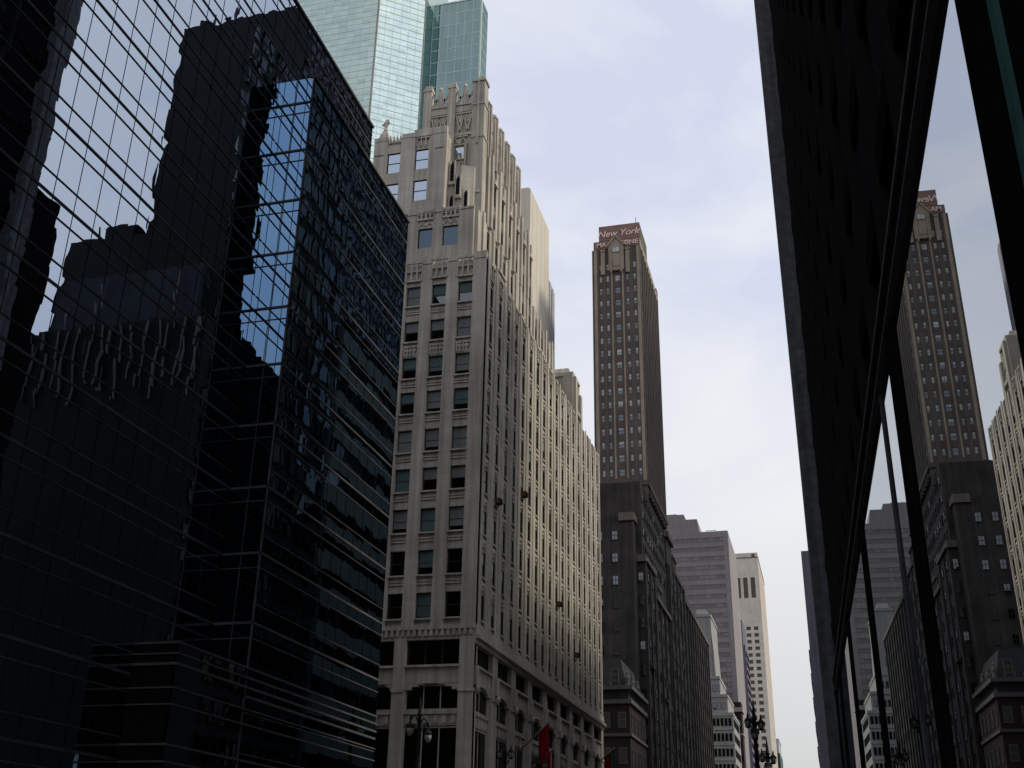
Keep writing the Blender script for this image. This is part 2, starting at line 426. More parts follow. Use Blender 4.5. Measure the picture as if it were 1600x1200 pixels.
for i, z in enumerate(zs):
    if z < ROOF:
        hline(mu, -23.0, -60, 39.5 if z > 9.2 else 34.4, z, 0.10, 0.03)
        if z > BAYTOP: hline(mu, -23.0, 39.5, 50.62, z, 0.10, 0.03)
    for dz in (-0.60, 0.73):
        if 0.5 < z+dz < ROOF-0.2:
            hline(mu, -23.0, -60, 39.5 if z+dz > 9.2 else 34.4, z+dz, 0.045, 0.03)
            if z+dz > BAYTOP: hline(mu, -23.0, 39.5, 50.62, z+dz, 0.045, 0.03)
jt = MB()
for k in range(99):
    y = 50.35 - 1.11*k
    if y < -58: break
    top = ROOF
    if y < 39.4: jt.box(-23.0, -22.985, y-0.007, y+0.007, 9.35 if y > 34 else 0.3, top)
    else: jt.box(-23.0, -22.985, y-0.007, y+0.007, BAYTOP, top)
T.part('mullions', mu, 'mullion_metal'); T.part('glazing_joints', jt, 'black_metal')
mb_ = MB()
for i, z in enumerate(zs):
    if z < BAYTOP-0.2:
        hline(mb_, -21.3, 39.5, 53.1, z, 0.10, 0.03)
        mb_.box(-22.98, -21.3, 39.50, 39.55, z-0.05, z+0.05)
    for dz in (-0.60, 0.73):
        if 3 < z+dz < BAYTOP-0.2:
            hline(mb_, -21.3, 39.5, 53.1, z+dz, 0.04, 0.025)
            if dz < 0: mb_.box(-22.98, -21.3, 39.52, 39.55, z+dz-0.02, z+dz+0.02)
jb = MB()
for k in range(13):
    y = 53.0 - 1.11*k
    if y > 39.6: jb.box(-21.3, -21.286, y-0.008, y+0.008, 9.2, BAYTOP)
mb_.box(-22.16, -22.13, 39.53, 39.55, 9.2, BAYTOP)
mb_.box(-21.33, -21.27, 39.5, 39.58, 0.2, BAYTOP)
T.part('bay_mullions', mb_, 'mullion_metal'); T.part('glazing_joints', jb, 'black_metal')
pm = MB()
for z, h in ((9.12, 0.07), (8.75, 0.05), (8.4, 0.09), (7.6, 0.05), (7.05, 0.05), (5.75, 0.07), (5.2, 0.06), (3.2, 0.08)):
    pm.box(-21.3, -21.24, 34.45, 53.12, z-h/2, z+h/2); pm.box(-23.0, -21.3, 34.44, 34.5, z-h/2, z+h/2)
T.part('base_bands', pm, 'dark_metal')
pr = MB(); pr.box(-23.05, -22.92, -60, 50.66, ROOF, ROOF+0.16); pr.box(-21.5, -21.22, 39.5, 53.16, BAYTOP, BAYTOP+0.12); pr.box(-60, -23.05, 50.3, 50.66, ROOF, ROOF+0.16)
for k in range(9): pr.box(-60+4*k, -59.8+4*k, 49.0, 49.2, ROOF, ROOF+0.9)
T.part('parapet', pr, 'dark_metal')

# ================================================================== RIGHT: near dark stone building (walls leans 1.2 degrees to the avenue)
RZ = math.radians(1.5)
RB = (1.80, 0, 0)
T = Thing('dark_stone_building', 'black stone building with a tall mirror glass band, close on the right of the photo', 'building', RB, rz=RZ)
T.base = (0, 0, 0)          # its parts are written in its own turned frame
w = MB()
END = 49.2
w.box(0.25, 40, -2.0, END, 9.35, 78); w.box(0.25, 40, -60, -2.0, 9.35, 46.5); w.box(0.25, 40, -60, END, 0, 1.2); w.box(0.9, 40, -60, END, 1.2, 9.35)
w.box(0.25, 40, END, 53.6, 0, 43)
for k in range(36):                                     # upright ribs of the wall above the glass
    y = -58 + 3.05*k
    if y < END-0.5: T.part('rib', MB().box(0.02, 0.25, y-0.16, y+0.16, 9.6, 78 if y > -2 else 46.5), 'rib_stone')
for k in range(23): w.box(0.12, 0.25, -60 if k < 12 else -1.9, END, 11.4+2.85*k, 12.0+2.85*k)
w.box(-0.02, 0.25, -60, END, 9.2, 9.62)
T.part('wall', w, 'black_stone')
lp = MB()
lp.box(-0.06, 0.02, -60, END, 9.62, 9.72); lp.box(-0.05, 0.1, -60, END, 9.14, 9.2)
T.part('lintel_trim', lp, 'dark_metal')
q = MB()
q.v = [(-0.62, END, 0), (1.3, END, 0), (1.3, 50.4, 0), (-0.62, 50.4, 0), (-0.98, END, 78), (1.3, END, 78), (1.3, 50.4, 78), (-0.98, 50.4, 78)]
q.v = [(x+0.18, y, z) for x, y, z in q.v]
q.f = [(0, 3, 2, 1), (4, 5, 6, 7), (0, 1, 5, 4), (1, 2, 6, 5), (2, 3, 7, 6), (3, 0, 4, 7)]
T.part('end_pier', q, 'grey_granite', label='rough grey granite pier at the far end of the wall')
edges = [(-60, -52), (-42.5, -41.3), (-33, -31.8), (-23.4, -22.2), (-13.8, -12.6), (-4.2, -3.0), (5.2, 7.45), (15.0, 15.9), (24.8, 25.6), (34.2, 35.0), (43.6, 44.4), (48.6, END)]
for a, b in edges:
    wide = b < 8
    T.part('column', MB().box(-0.10 if wide else 0.0, 0.25, a, b, 1.2, 9.2), 'black_stone')
for (a, b), (c_, d_) in zip(edges, edges[1:]):
    mids = []
    if 15 < b < 17: mids = [17.75]
    es = [b] + mids + [c_]
    for u, v_ in zip(es, es[1:]):
        T.part('glass_pane', MB().box(0.04, 0.10, u, v_, 1.2, 9.2), 'shop_glass')
    for m_ in mids: T.part('mullion', MB().box(0.0, 0.05, m_-0.03, m_+0.03, 1.2, 9.2), 'mullion_metal')
T.part('glass_edge', MB().box(-0.14, -0.10, 6.28, 6.42, 1.2, 9.2), 'green_edge', label='thin green edge strip on the nearest upright')
up = MB()
for k in range(17):
    for j in range(22 if k > 9 else 12): up.box(0.19, 0.24, -58+6.1*k+0.7, -58+6.1*k+5.4, 12.1+2.85*j, 14.1+2.85*j)
T.part('upper_windows', up, 'upper_pane', kind='stuff')

# ================================================================== WHITE GOTHIC BUILDING
T = Thing('gothic_office_tower', 'pale limestone office tower with gothic crown and stepped setbacks, left of centre', 'building', (-23, 74.7, 0))
w = MB()
CS = 0.45                                               # depth of window reveals
XE, YS, XW, YN = -23.0, 74.7, -34.2, 122.5
w.box(XW, XE-CS, YS+CS, YN, 0, 48.0)
S1 = Face(XW, YS+CS, 0); E1 = Face(XE-CS, YS, 90)
scx = [-33.55, -31.35, -29.14, -26.96, -24.75]
scols = [(x-0.61-XW, x+0.61-XW) for x in scx]
tops = [46.07, 42.87, 39.65, 36.65, 33.45, 30.3, 27.1, 23.9, 20.75]
rows = [(t-1.86, t) for t in tops]
grid_wall(w, S1, scols, rows, 0, XE-XW, 18.35, 48.0, CS, CS-0.12)
ecy = [76.45+2.62*i for i in range(18)]
ecols = [(y-0.47-YS, y+0.47-YS) for y in ecy]
grid_wall(w, E1, ecols, rows, 0.02, YN-YS, 18.35, 48.0, CS, CS-0.16, rib=(0.42, 0.07, 0.35))
DARK = ('window_frame_dark', True, 'window_glass', None, 0, 0.07, 0)
DIM = ('window_frame_dark', True, 'dim_glass', None, 0, 0.07, 0)
def style(row):
    r = random.random()
    p = 0.35 if row >= 7 else 0.85
    if r < p*0.5: return ('window_frame_dark', True, 'dim_glass', 'teal_blind', random.choice((0.45, 0.55, 0.7, 0.95)), 0.07, 0)
    if r < p: return ('window_frame_dark', True, 'dim_glass', 'grey_blind', random.choice((0.5, 0.8, 0.97)), 0.07, 0)
    return DIM
wins = []
for (a, b) in scols:
    for ri, (z0, z1) in enumerate(rows): wins.append((S1, a, z0, b-a, z1-z0, 0.17, style(ri)))
for (a, b) in ecols:
    for z0, z1 in rows: wins.append((E1, a, z0, b-a, z1-z0, CS-0.07, DIM if random.random() < 0.8 else ('window_frame_dark', True, 'dim_glass', 'grey_blind', 0.5, 0.07, 0)))
# sills, carved spandrels
tr = MB()
for (a, b) in scols:
    for z0, z1 in rows:
        S1.box(tr, a-0.06, b+0.06, CS-0.12, CS+0.05, z0-0.12, z0)
        S1.box(tr, a+0.06, b-0.06, CS-0.12, CS-0.05, z0-0.72, z0-0.62)
        S1.box(tr, a+0.06, b-0.06, CS-0.12, CS-0.06, z0-0.50, z0-0.42)
    for k in range(4):                                  # blind tracery under the row at 41 m
        u = a+0.08+k*(b-a-0.16)/4
        S1.box(tr, u, u+0.08, CS-0.12, CS+0.02, 39.75, 40.65)
        S1.box(tr, u+0.10, u+0.24, CS-0.12, CS-0.02, 40.15, 40.38)
        tr.lathe(S1.pt(u+0.17, CS-0.08, 40.55), [(0.01, -0.12), (0.12, -0.05), (0.12, 0.05), (0.01, 0.12)], 6)
for (a, b) in ecols:
    for z0, z1 in rows:
        E1.box(tr, a-0.04, b+0.04, CS-0.16, CS+0.03, z0-0.12, z0)
        E1.box(tr, a+0.10, b-0.10, CS-0.16, CS-0.06, z0-0.95, z0-0.30)
        c_ = (a+b)/2
        tr.lathe(E1.pt(c_, CS-0.06, z0-0.62), [(0.01, -0.2), (0.16, -0.06), (0.16, 0.06), (0.01, 0.2)], 6)
# stepped, slotted parapet on the 48 m setback
def slotted(mb, F, a, b, z, d, n=3, hgt=1.9):
    """openwork parapet panel: two rows of little slots under a moulded cap"""
    F.box(mb, a, b, d-0.10, d, z-hgt, z-hgt+0.18); F.box(mb, a, b, d-0.10, d+0.05, z-0.22, z)
    F.box(mb, a, b, d-0.10, d, z-hgt*0.52, z-hgt*0.45)
    for k in range(n+1):
        u = a+(b-a)*k/n
        F.box(mb, max(a, u-0.07), min(b, u+0.07), d-0.10, d+0.03, z-hgt, z-0.2)
def carved(mb, F, a, b, z0, z1, d):
    """raised tracery: a lattice of slanting ribs with a boss"""
    n = max(1, round((b-a)/0.6)); s = (b-a)/n
    for k in range(n):
        u = a+k*s
        mb.bar(F.pt(u, d, z0), F.pt(u+s/2, d, z1), 0.09, 0.12); mb.bar(F.pt(u+s, d, z0), F.pt(u+s/2, d, z1), 0.09, 0.12)
        mb.lathe(F.pt(u+s/2, d, z0+(z1-z0)*0.3), [(0.01, -0.12), (0.10, 0), (0.01, 0.12)], 6)
for i, (a, b) in enumerate(scols):
    slotted(tr, S1, a-0.10, b+0.10, 48.35+0.12*(i % 2), CS+0.06)
for i, (a, b) in enumerate(ecols):
    if ecy[i] > 108.5 and ecy[i] < 113.5: continue
    slotted(tr, E1, a-0.06, b+0.06, 48.15, CS+0.04, 2, 1.5)
cols_ = [0]+[e for c in scols for e in c]+[XE-XW]
for i in range(0, len(cols_), 2): S1.box(w, cols_[i], cols_[i+1], 0.003, CS+0.05, 48.0, 48.62 if i % 4 else 48.48)
E1.box(w, 0.03, YN-YS, 0.0, CS-0.05, 48.0, 48.12)
# base: dentil band, big windows, arches, shopfronts
S1.box(w, 0, XE-XW, 0, CS+0.06, 18.05, 18.35); S1.box(w, 0, XE-XW, 0, CS-0.05, 17.55, 18.05)
for k in range(26): S1.box(tr, 0.3+k*0.42, 0.52+k*0.42, CS-0.05, CS+0.05, 17.6, 18.04)
bays_s = [(-33.9-XW, -31.4-XW, 2), (-30.55-XW, -28.95-XW, 1), (-28.05-XW, -24.1-XW, 3)]
E1.box(w, 0.03, YN-YS, 0, CS+0.10, 17.0, 18.35); E1.box(w, 0.03, YN-YS, CS+0.10, CS+0.34, 17.35, 17.62)
bays_e = [(0.75+5.24*i, 0.75+5.24*i+3.9, 2) for i in range(9)]
def base_wall(F, bays, u0, u1, zt):
    edges = [u0]+[e for a, b, n in bays for e in (a, b)]+[u1]
    for i in range(0, len(edges), 2):
        F.box(w, edges[i], edges[i+1], 0, CS, 0, zt)
        a, b = edges[i], edges[i+1]
        if b-a > 0.5: F.box(tr, a-0.03, b+0.03, CS, CS+0.07, 13.75, 13.95)
    for a, b, n in bays:
        F.box(w, a, b, 0, CS-0.1, 14.35, 15.45); F.box(tr, a-0.05, b+0.05, CS-0.1, CS+0.06, 15.45, 15.6)
        if zt > 17.35: F.box(w, a, b, 0, CS-0.06, 17.35, zt)
        # segmental arch under the wall band
        k = 8
        for j in range(k):
            t0, t1 = j/k, (j+1)/k
            zc = 14.35-0.55*(2*abs((t0+t1)/2-0.5))**2
            F.box(w, a+(b-a)*t0, a+(b-a)*t1, 0, CS-0.12, zc, 14.352)
        wins.append((F, a, 15.6, b-a, (17.35 if zt > 17.35 else zt)-15.6, 0.12, ('window_frame_dark', False, 'dim_glass', 'teal_blind' if (n == 3) else None, 0.9, 0.10, n-1) if n != 3 else ('window_frame_dark', False, 'dim_glass', None, 0, 0.10, 2)))
        wins.append((F, a, 12.55, b-a, 1.75, 0.10, ('limestone_trim', False, 'dim_glass', None, 0, 0.12, n-1)))
        F.box(w, a, b, 0, 0.16, 11.55, 12.55)
        F.box(tr, a, b, 0.16, 0.26, 12.3, 12.5)
        for j in range(n*2): 
            u = a+(b-a)*(j+0.5)/(n*2); F.box(tr, u-0.16, u+0.16, 0.16, 0.22, 11.7, 12.2)
        wins.append((F, a, 5.4, b-a, 6.1, 0.10, ('limestone_trim', True, 'dim_glass', None, 0, 0.12, n-1)))
        F.box(w, a, b, 0, 0.2, 4.6, 5.4)
        wins.append((F, a, 0.6, b-a, 3.9, 0.10, ('window_frame_dark', False, 'dim_glass', None, 0, 0.12, n-1)))
base_wall(S1, bays_s, 0, XE-XW, 17.55)
base_wall(E1, bays_e, 0.04, YN-YS, 17.0)
# brackets with knobs under the cornice along the avenue
for i in range(10):
    u = 0.38+5.24*i
    if u > 47.5: break
    E1.box(tr, u-0.22, u+0.22, CS, CS+0.2, 14.2, 15.5)
    tr.lathe(E1.pt(u, CS+0.2, 13.9), [(0.02, -0.3), (0.15, -0.1), (0.19, 0.1), (0.08, 0.35)], 8)
# ---- second tier and tower masses
w.box(-30.45, -24.55, 76.0, 89.0, 48, 53.6); w.box(-30.45, -24.85, 88.0, 105.2, 48, 54.3); w.box(-30.4, -24.85, 88.0, 100.6, 54.3, 55.6); w.box(-30.4, -24.85, 88, 97.0, 55.6, 58.2)
S2 = Face(-30.45, 76.0, 0); E2 = Face(-24.55, 76.0, 90)
c2 = [(-29.47+30.45, -28.15+30.45), (-27.29+30.45, -25.88+30.45)]
grid_wall(w, S2, c2, [(50.3, 52.2)], 0, 5.9, 48.05, 53.6, 0.30, 0.2)
for a, b in c2:
    wins.append((S2, a, 50.3, b-a, 1.9, 0.10, ('window_frame_dark', False, 'blue_glass', None, 0, 0.07, 0)))
    slotted(tr, S2, a-0.1, b+0.1, 53.95, 0.34, 4, 1.0)
    carved(tr, S2, a, b, 52.4, 53.0, 0.22)
S2.box(w, -0.02, 5.92, 0.0, 0.36, 53.6, 53.8)
e2c = [(y-0.4-76.0, y+0.4-76.0) for y in ecy if 77.5 < y < 104]
UP = ('window_frame_dark', False, 'dim_glass', None, 0, 0.06, 0)
grid_wall(w, E2, [c for c in e2c if c[1] < 12.8], [(48.6, 50.4), (51.5, 53.1)], 0, 13.0, 48.1, 53.6, 0.3, 0.12, rib=(0.5, 0.16, 0.5))
E2b = Face(-24.85, 76.0, 90)
grid_wall(w, E2b, [c for c in e2c if c[0] > 13.1], [(48.6, 50.4), (51.5, 53.1)], 13.01, 29.2, 48.1, 54.3, 0.3, 0.12, rib=(0.5, 0.16, 0.4))
for c in e2c:
    F = E2 if c[1] < 12.8 else (E2b if c[0] > 13.1 else None)
    if F is None: continue
    for z in (48.6, 51.5): wins.append((F, c[0], z, 0.8, 1.75, 0.2, UP))
    carved(tr, F, c[0], c[1], 50.5, 51.4, 0.18)
for i, c in enumerate(e2c):                              # little gabled dormers on the setback edge
    if i % 3 == 1:
        F = E2 if c[1] < 12.8 else E2b
        u = (c[0]+c[1])/2
        F.box(w, u-0.95, u+0.95, 0.31, 0.85, 48.1, 50.1); F.box(tr, u-1.05, u+1.05, 0.3, 0.98, 50.1, 50.35); carved(tr, F, u-0.75, u+0.75, 48.7, 49.9, 0.9)
# tier at 62 m: south-west block with the pinnacle and the recessed chamfered corner
w.box(-34.1, -27.3, 76.0, 95.4, 53.65, 61.85); w.box(-34.1, -30.5, 76.0, 95.4, 48, 53.65)
w.box(-27.31, -24.85, 78.9, 95.4, 53.6, 61.5)
w.prism([(-27.3, 76.6), (-26.2, 76.75), (-25.2, 77.3), (-24.75, 78.2), (-25.4, 79.5), (-27.3, 79.5)], 53.6, 58.9)
w.prism([(-27.3, 77.2), (-26.3, 77.3), (-25.6, 77.7), (-25.2, 78.4), (-25.5, 79.0), (-27.3, 79.0)], 58.9, 59.3)
S3 = Face(-34.1, 76.0, 0); E3 = Face(-24.85, 76.0, 90)
c3 = [(-32.80+34.1, -31.55+34.1), (-30.20+34.1, -28.92+34.1)]
grid_wall(w, S3, c3, [(55.15, 57.25), (58.38, 60.48)], 0, 6.8, 53.82, 61.85, 0.28, 0.16)
for a, b in c3:
    for z in (55.15, 58.38): wins.append((S3, a, z, b-a, 2.1, 0.10, ('window_frame_dark', True, 'window_glass', None, 0, 0.06, 0)))
S3.box(w, 0, 1.30, -0.05, 0.32, 61.85, 62.25); S3.box(w, 2.60, 3.75, -0.05, 0.32, 61.85, 62.3); S3.box(w, 3.75, 6.8, -0.05, 0.32, 61.85, 62.55)
for k in range(4):                                       # pointed crenels
    u = 1.42+k*0.31
    tr.prof([(S3.x+u-0.02, 61.5), (S3.x+u+0.20, 61.5), (S3.x+u+0.09, 62.45)], S3.y-0.3, S3.y-0.05)
for k in range(3):
    u = 4.05+k*0.42
    S3.box(tr, u-0.05, u+0.03, 0.28, 0.38, 60.75, 61.7); S3.box(tr, u+0.03, u+0.34, 0.28, 0.34, 61.55, 61.7)
S3.box(tr, 3.85, 5.3, 0.28, 0.40, 61.72, 61.86); S3.box(tr, 5.75, 6.55, 0.28, 0.36, 60.3, 60.4); S3.box(tr, 0.1, 0.95, 0.28, 0.36, 60.35, 60.45)
pc = (-33.28, 76.0, 62.25)                               # statue-like pinnacle
tr.box(-33.72, -32.86, 75.75, 76.6, 62.25, 62.75, 0.08, 0.08); tr.box(-33.6, -32.98, 75.85, 76.5, 62.75, 63.3, 0.16, 0.16)
tr.lathe((-33.28, 76.15, 63.3), [(0.20, 0), (0.16, 0.25), (0.20, 0.55), (0.24, 0.85), (0.12, 1.0), (0.13, 1.12), (0.02, 1.3)], 8)
tr.bar((-33.65, 76.1, 63.95), (-32.95, 76.1, 64.15), 0.14); tr.bar((-33.0, 76.1, 64.05), (-33.1, 76.1, 64.5), 0.1)
# narrow slit windows on the chamfered corner
CF_ = Face(-27.3, 76.75, 0)
for x, y, z0, z1 in ((-26.95, 76.63, 57.3, 59.2), (-26.4, 76.70, 55.9, 57.7), (-25.75, 76.98, 54.5, 56.3), (-26.9, 76.63, 54.1, 55.7), (-25.02, 77.72, 56.9, 58.6), (-25.05, 77.68, 53.7, 54.9)):
    T.part('slit_window', MB().box(x-0.15, x+0.15, y-0.06, y+0.3, z0, z1-0.35).box(x-0.15, x+0.15, y-0.06, y+0.3, z1-0.36, z1, 0.12, 0), 'black_metal')
    tr.box(x-0.26, x-0.17, y-0.14, y+0.1, z0-0.2, z1+0.15); tr.box(x+0.17, x+0.26, y-0.14, y+0.1, z0-0.2, z1+0.15)
    tr.box(x-0.3, x+0.3, y-0.2, y+0.1, z0-0.5, z0-0.2)
e3c = [(y-0.38-76.0, y+0.38-76.0) for y in ecy if 79.6 < y < 95]
grid_wall(w, E3, e3c, [(54.6, 56.4), (57.6, 59.6)], 3.55, 19.4, 54.35, 61.5, 0.3, 0.12, rib=(0.55, 0.2, 0.6))
for c in e3c:
    for z in (54.6, 57.6): wins.append((E3, c[0], z, 0.76, 1.85, 0.2, UP))
    carved(tr, E3, c[0], c[1], 56.5, 57.5, 0.18); carved(tr, E3, c[0], c[1], 59.8, 60.7, 0.18)
    tr.prof([(76.0+c[0]-0.1, 59.6), (76.0+c[1]+0.1, 59.6), (76.0+(c[0]+c[1])/2, 60.35)], -24.5, -24.38, 'x')
# crown tower
w.box(-30.45, -25.0, 78.0, 90.6, 54, 66.0)
S4 = Face(-30.45, 78.0, 0); E4 = Face(-25.0, 78.0, 90)
pier_x = [0.0, 2.35, 4.85]; pw = [0.75, 0.72, 0.6]
for u, q_ in zip(pier_x, pw):
    S4.box(w, u, u+q_, -0.3, 0.28, 61.5, 68.3)
    for k, (dz, e) in enumerate(((0.0, 0.05), (0.35, -0.06))): S4.box(tr, u-e, u+q_+e, -0.32, 0.28+e+0.02, 68.3+dz, 68.3+dz+0.35)
    S4.box(tr, u+q_/2-0.08, u+q_/2+0.08, 0.28, 0.38, 62.0, 68.2)
w.box(-25.7, -24.55, 77.6, 78.7, 53.7, 68.5)
tr.box(-25.8, -24.45, 77.5, 78.8, 68.5, 68.75); tr.box(-25.62, -24.63, 77.68, 78.62, 68.75, 69.05); tr.box(-25.18, -25.05, 77.45, 77.6, 61.6, 68.6)
for zz in (62.3, 65.9): tr.box(-25.76, -24.49, 77.54, 78.76, zz, zz+0.16)
gaps = [(0.75, 2.35), (3.07, 4.75)]
for a, b in gaps:
    S4.box(w, a, b, -0.3, 0.10, 65.6, 66.3); S4.box(tr, a, b, 0.1, 0.2, 66.3, 66.45)
    m_ = (a+b)/2
    for p0, p1 in (((a, 66.4), (m_, 68.0)), ((m_, 66.4), (a, 68.0)), ((m_, 66.4), (b, 68.0)), ((b, 66.4), (m_, 68.0))):
        tr.bar(S4.pt(p0[0], 0.02, p0[1]), S4.pt(p1[0], 0.02, p1[1]), 0.15, 0.2)
    S4.box(tr, m_-0.13, m_+0.13, -0.1, 0.12, 66.4, 68.35); tr.lathe(S4.pt(m_, 0.0, 68.4), [(0.16, -0.1), (0.2, 0.05), (0.12, 0.25), (0.02, 0.42)], 8)
    # the V-shaped carved panels
    S4.box(tr, a, b, 0.0, 0.12, 65.35, 65.5)
    for s_ in (0.28, 0.72):
        c_ = a+(b-a)*s_; h = (b-a)*0.22
        tr.bar(S4.pt(c_-h, 0.08, 65.2), S4.pt(c_, 0.08, 63.4), 0.13, 0.18); tr.bar(S4.pt(c_+h, 0.08, 65.2), S4.pt(c_, 0.08, 63.4), 0.13, 0.18)
        tr.bar(S4.pt(c_-h*0.45, 0.06, 65.2), S4.pt(c_, 0.06, 64.3), 0.08, 0.12); tr.bar(S4.pt(c_+h*0.45, 0.06, 65.2), S4.pt(c_, 0.06, 64.3), 0.08, 0.12)
S4.box(tr, 0.0, 5.45, 0.0, 0.16, 62.95, 63.2)
wins.append((S4, 2.95, 60.35, 1.15, 1.45, 0.06, ('limestone_trim', False, 'window_glass', None, 0, 0.08, 0)))
S4.box(tr, 2.7, 4.35, 0.0, 0.2, 61.85, 62.0); S4.box(tr, 2.7, 4.35, 0.0, 0.16, 62.75, 62.9); carved(tr, S4, 2.8, 4.25, 62.0, 62.75, 0.08)
for uu in (2.78, 4.2): S4.box(tr, uu-0.09, uu+0.09, 0.0, 0.22, 59.4, 61.85)
carved(tr, S4, 2.9, 4.1, 59.35, 60.25, 0.08)
e4 = [2.0+2.1*i for i in range(6)]
for u in e4:
    E4.box(w, u-0.42, u+0.42, -0.4, 0.30, 61.5, 67.4); E4.box(w, u-0.16, u+0.16, 0.3, 0.45, 61.5, 67.5)
    tr.box(*sorted((E4.pt(u-0.46, -0.44, 0)[0], E4.pt(u, 0.36, 0)[0])), 78+u-0.46, 78+u+0.46, 67.4, 67.62)
    tr.box(-25.34, -24.76, 78+u-0.34, 78+u+0.34, 67.62, 67.95, 0.10, 0.10)
    E4.box(w, u+0.42, min(u+1.68, 12.6), -0.3, 0.06, 65.7, 66.7)
    carved(tr, E4, u+0.45, min(u+1.65, 12.5), 63.6, 65.3, 0.08)
# pavilion near the far end of the avenue front
w.box(-28.6, -23.35, 109.6, 113.0, 48, 53.6); w.box(-28.3, -23.75, 109.9, 112.7, 53.6, 54.35, 0.25, 0.3)
P5 = Face(-23.35, 109.6, 90); S5 = Face(-28.6, 109.6, 0)
P5.box(w, 0, 0.8, 0, 0.32, 47.0, 53.0); P5.box(w, 2.6, 3.4, 0, 0.32, 47.0, 51.8); carved(tr, P5, 0.9, 2.5, 50.4, 52.6, 0.05); P5.box(tr, 0.85, 2.55, 0, 0.25, 52.8, 53.1)
S5.box(w, 4.2, 5.24, 0, 0.2, 48.2, 53.2); carved(tr, S5, 2.6, 4.1, 51.2, 52.8, 0.05); S5.box(tr, 0.2, 5.2, 0, 0.18, 53.1, 53.4); P5.box(tr, 0.9, 2.5, 0, 0.3, 48.9, 49.3)
T.part('wall', w, 'limestone')
T.part('carved_trim', tr, 'limestone_trim')
add_windows(T, wins)
# room air conditioners hanging out of single windows
k_ = 0
for (yi, zi, lab) in ((4, 4, 'rust brown window air conditioner, uppermost and second from the corner of the pale tower'),
                      (1, 5, 'small dark window air conditioner on the pale tower, nearest its street corner'),
                      (9, 6, 'dark window air conditioner half way along the pale tower'),
                      (12, 7, 'dark window air conditioner on the far half of the pale tower, near its base')):
    y = ecy[yi]; z = rows[zi][0]
    A = Thing('air_conditioner', lab, 'air conditioner', (-23, y, z), 'window air conditioners on the pale tower')
    b = MB().box(-23.3, -22.55, y-0.32, y+0.32, z+0.02, z+0.45)
    A.part('case', b, 'ac_brown')
    gq = MB()
    for j in range(5): gq.box(-22.55, -22.52, y-0.27, y+0.27, z+0.07+j*0.07, z+0.10+j*0.07)
    A.part('grille', gq, 'black_metal')
    A.part('bracket', MB().bar((-22.65, y, z), (-23.0, y, z-0.4), 0.06), 'dark_metal')

# ================================================================== helper for plain masonry blocks
def block_windows(F, us, zs, w, h, d, st): return [(F, u-w/2, z, w, h, d, st) for u in us for z in zs]
def punched(mb, F, us, zs, w, h, u0, u1, z0, z1, depth, sp=None):
    grid_wall(mb, F, [(u-w/2, u+w/2) for u in us], [(z, z+h) for z in zs], u0, u1, z0, z1, depth, depth if sp is None else sp)

# ================================================================== BROWN TOWER WITH ROOFTOP SIGN
T = Thing('brown_brick_skyscraper', 'tall slim brown brick skyscraper with a roof sign and pale windows, right of centre', 'building', (-27, 162.4, 0))
w = MB(); tr = MB(); wins = []
w.box(-31.0, -23.25, 162.65, 184, 57.4, 101.0)
S = Face(-31.2, 162.65, 0); E = Face(-23.25, 162.4, 90)
xc = [-29.75, -28.6, -26.9, -25.25, -24.0]; ww = [0.52, 0.52, 0.88, 0.52, 0.52]
zr = [60.0+2.31*i for i in range(17)]
grid_wall(w, S, [(x-a/2+31.2, x+a/2+31.2) for x, a in zip(xc, ww)], [(z, z+1.16) for z in zr], 0, 8.2, 58.9, 101.0, 0.25, 0.14)
for x in (-27.85, -26.0): S.box(tr, x+31.2-0.13, x+31.2+0.13, 0.25, 0.38, 59.5, 98.5)
for x in (-30.6, -23.35): S.box(tr, x+31.2-0.25, x+31.2+0.25, 0.25, 0.36, 59, 101)
for i, z in enumerate(zr):
    for x, a in zip(xc, ww):
        s_ = ('brown_brick', True, 'dim_glass', 'pale_blind', random.choice((0.3, 0.5, 0.95, 0.95, 0.7, 0.85)), 0.06, 1 if a > 0.8 else 0)
        if random.random() < 0.14: s_ = ('brown_brick', True, 'dim_glass', None, 0, 0.06, 0)
        if i == 6 and a > 0.8: s_ = ('brown_brick', False, 'dim_glass', 'pale_blind', 0.4, 0.06, 0)
        wins.append((S, x+31.2-a/2, z, a, 1.16, 0.10, s_))
ue = [1.3+2.02*i for i in range(11)]
grid_wall(w, E, [(u-0.45, u+0.45) for u in ue], [(z, z+1.3) for z in zr], 0.26, 21.6, 57.4, 101, 0.25, 0.05, rib=(0.4, 0.15, 0.3))
wins += [(E, u-0.45, z, 0.9, 1.3, 0.17, ('brown_brick', True, 'dim_glass', 'pale_blind', 0.6, 0.06, 0)) for u in ue for z in zr]
# setback cornice and lower floors of the shaft
S.box(w, -0.1, 8.3, 0, 0.5, 58.2, 58.9); E.box(w, 0.25, 21.7, 0, 0.5, 58.2, 58.9)
S.box(w, 0, 8.2, -0.2, 0.25, 55.6, 58.2)
for x in (-28.4, -26.4, -25.0): wins.append((S, x+31.2-0.5, 56.4, 1.0, 1.2, 0.27, ('brown_brick', True, 'dim_glass', 'pale_blind', 0.95, 0.06, 1)))
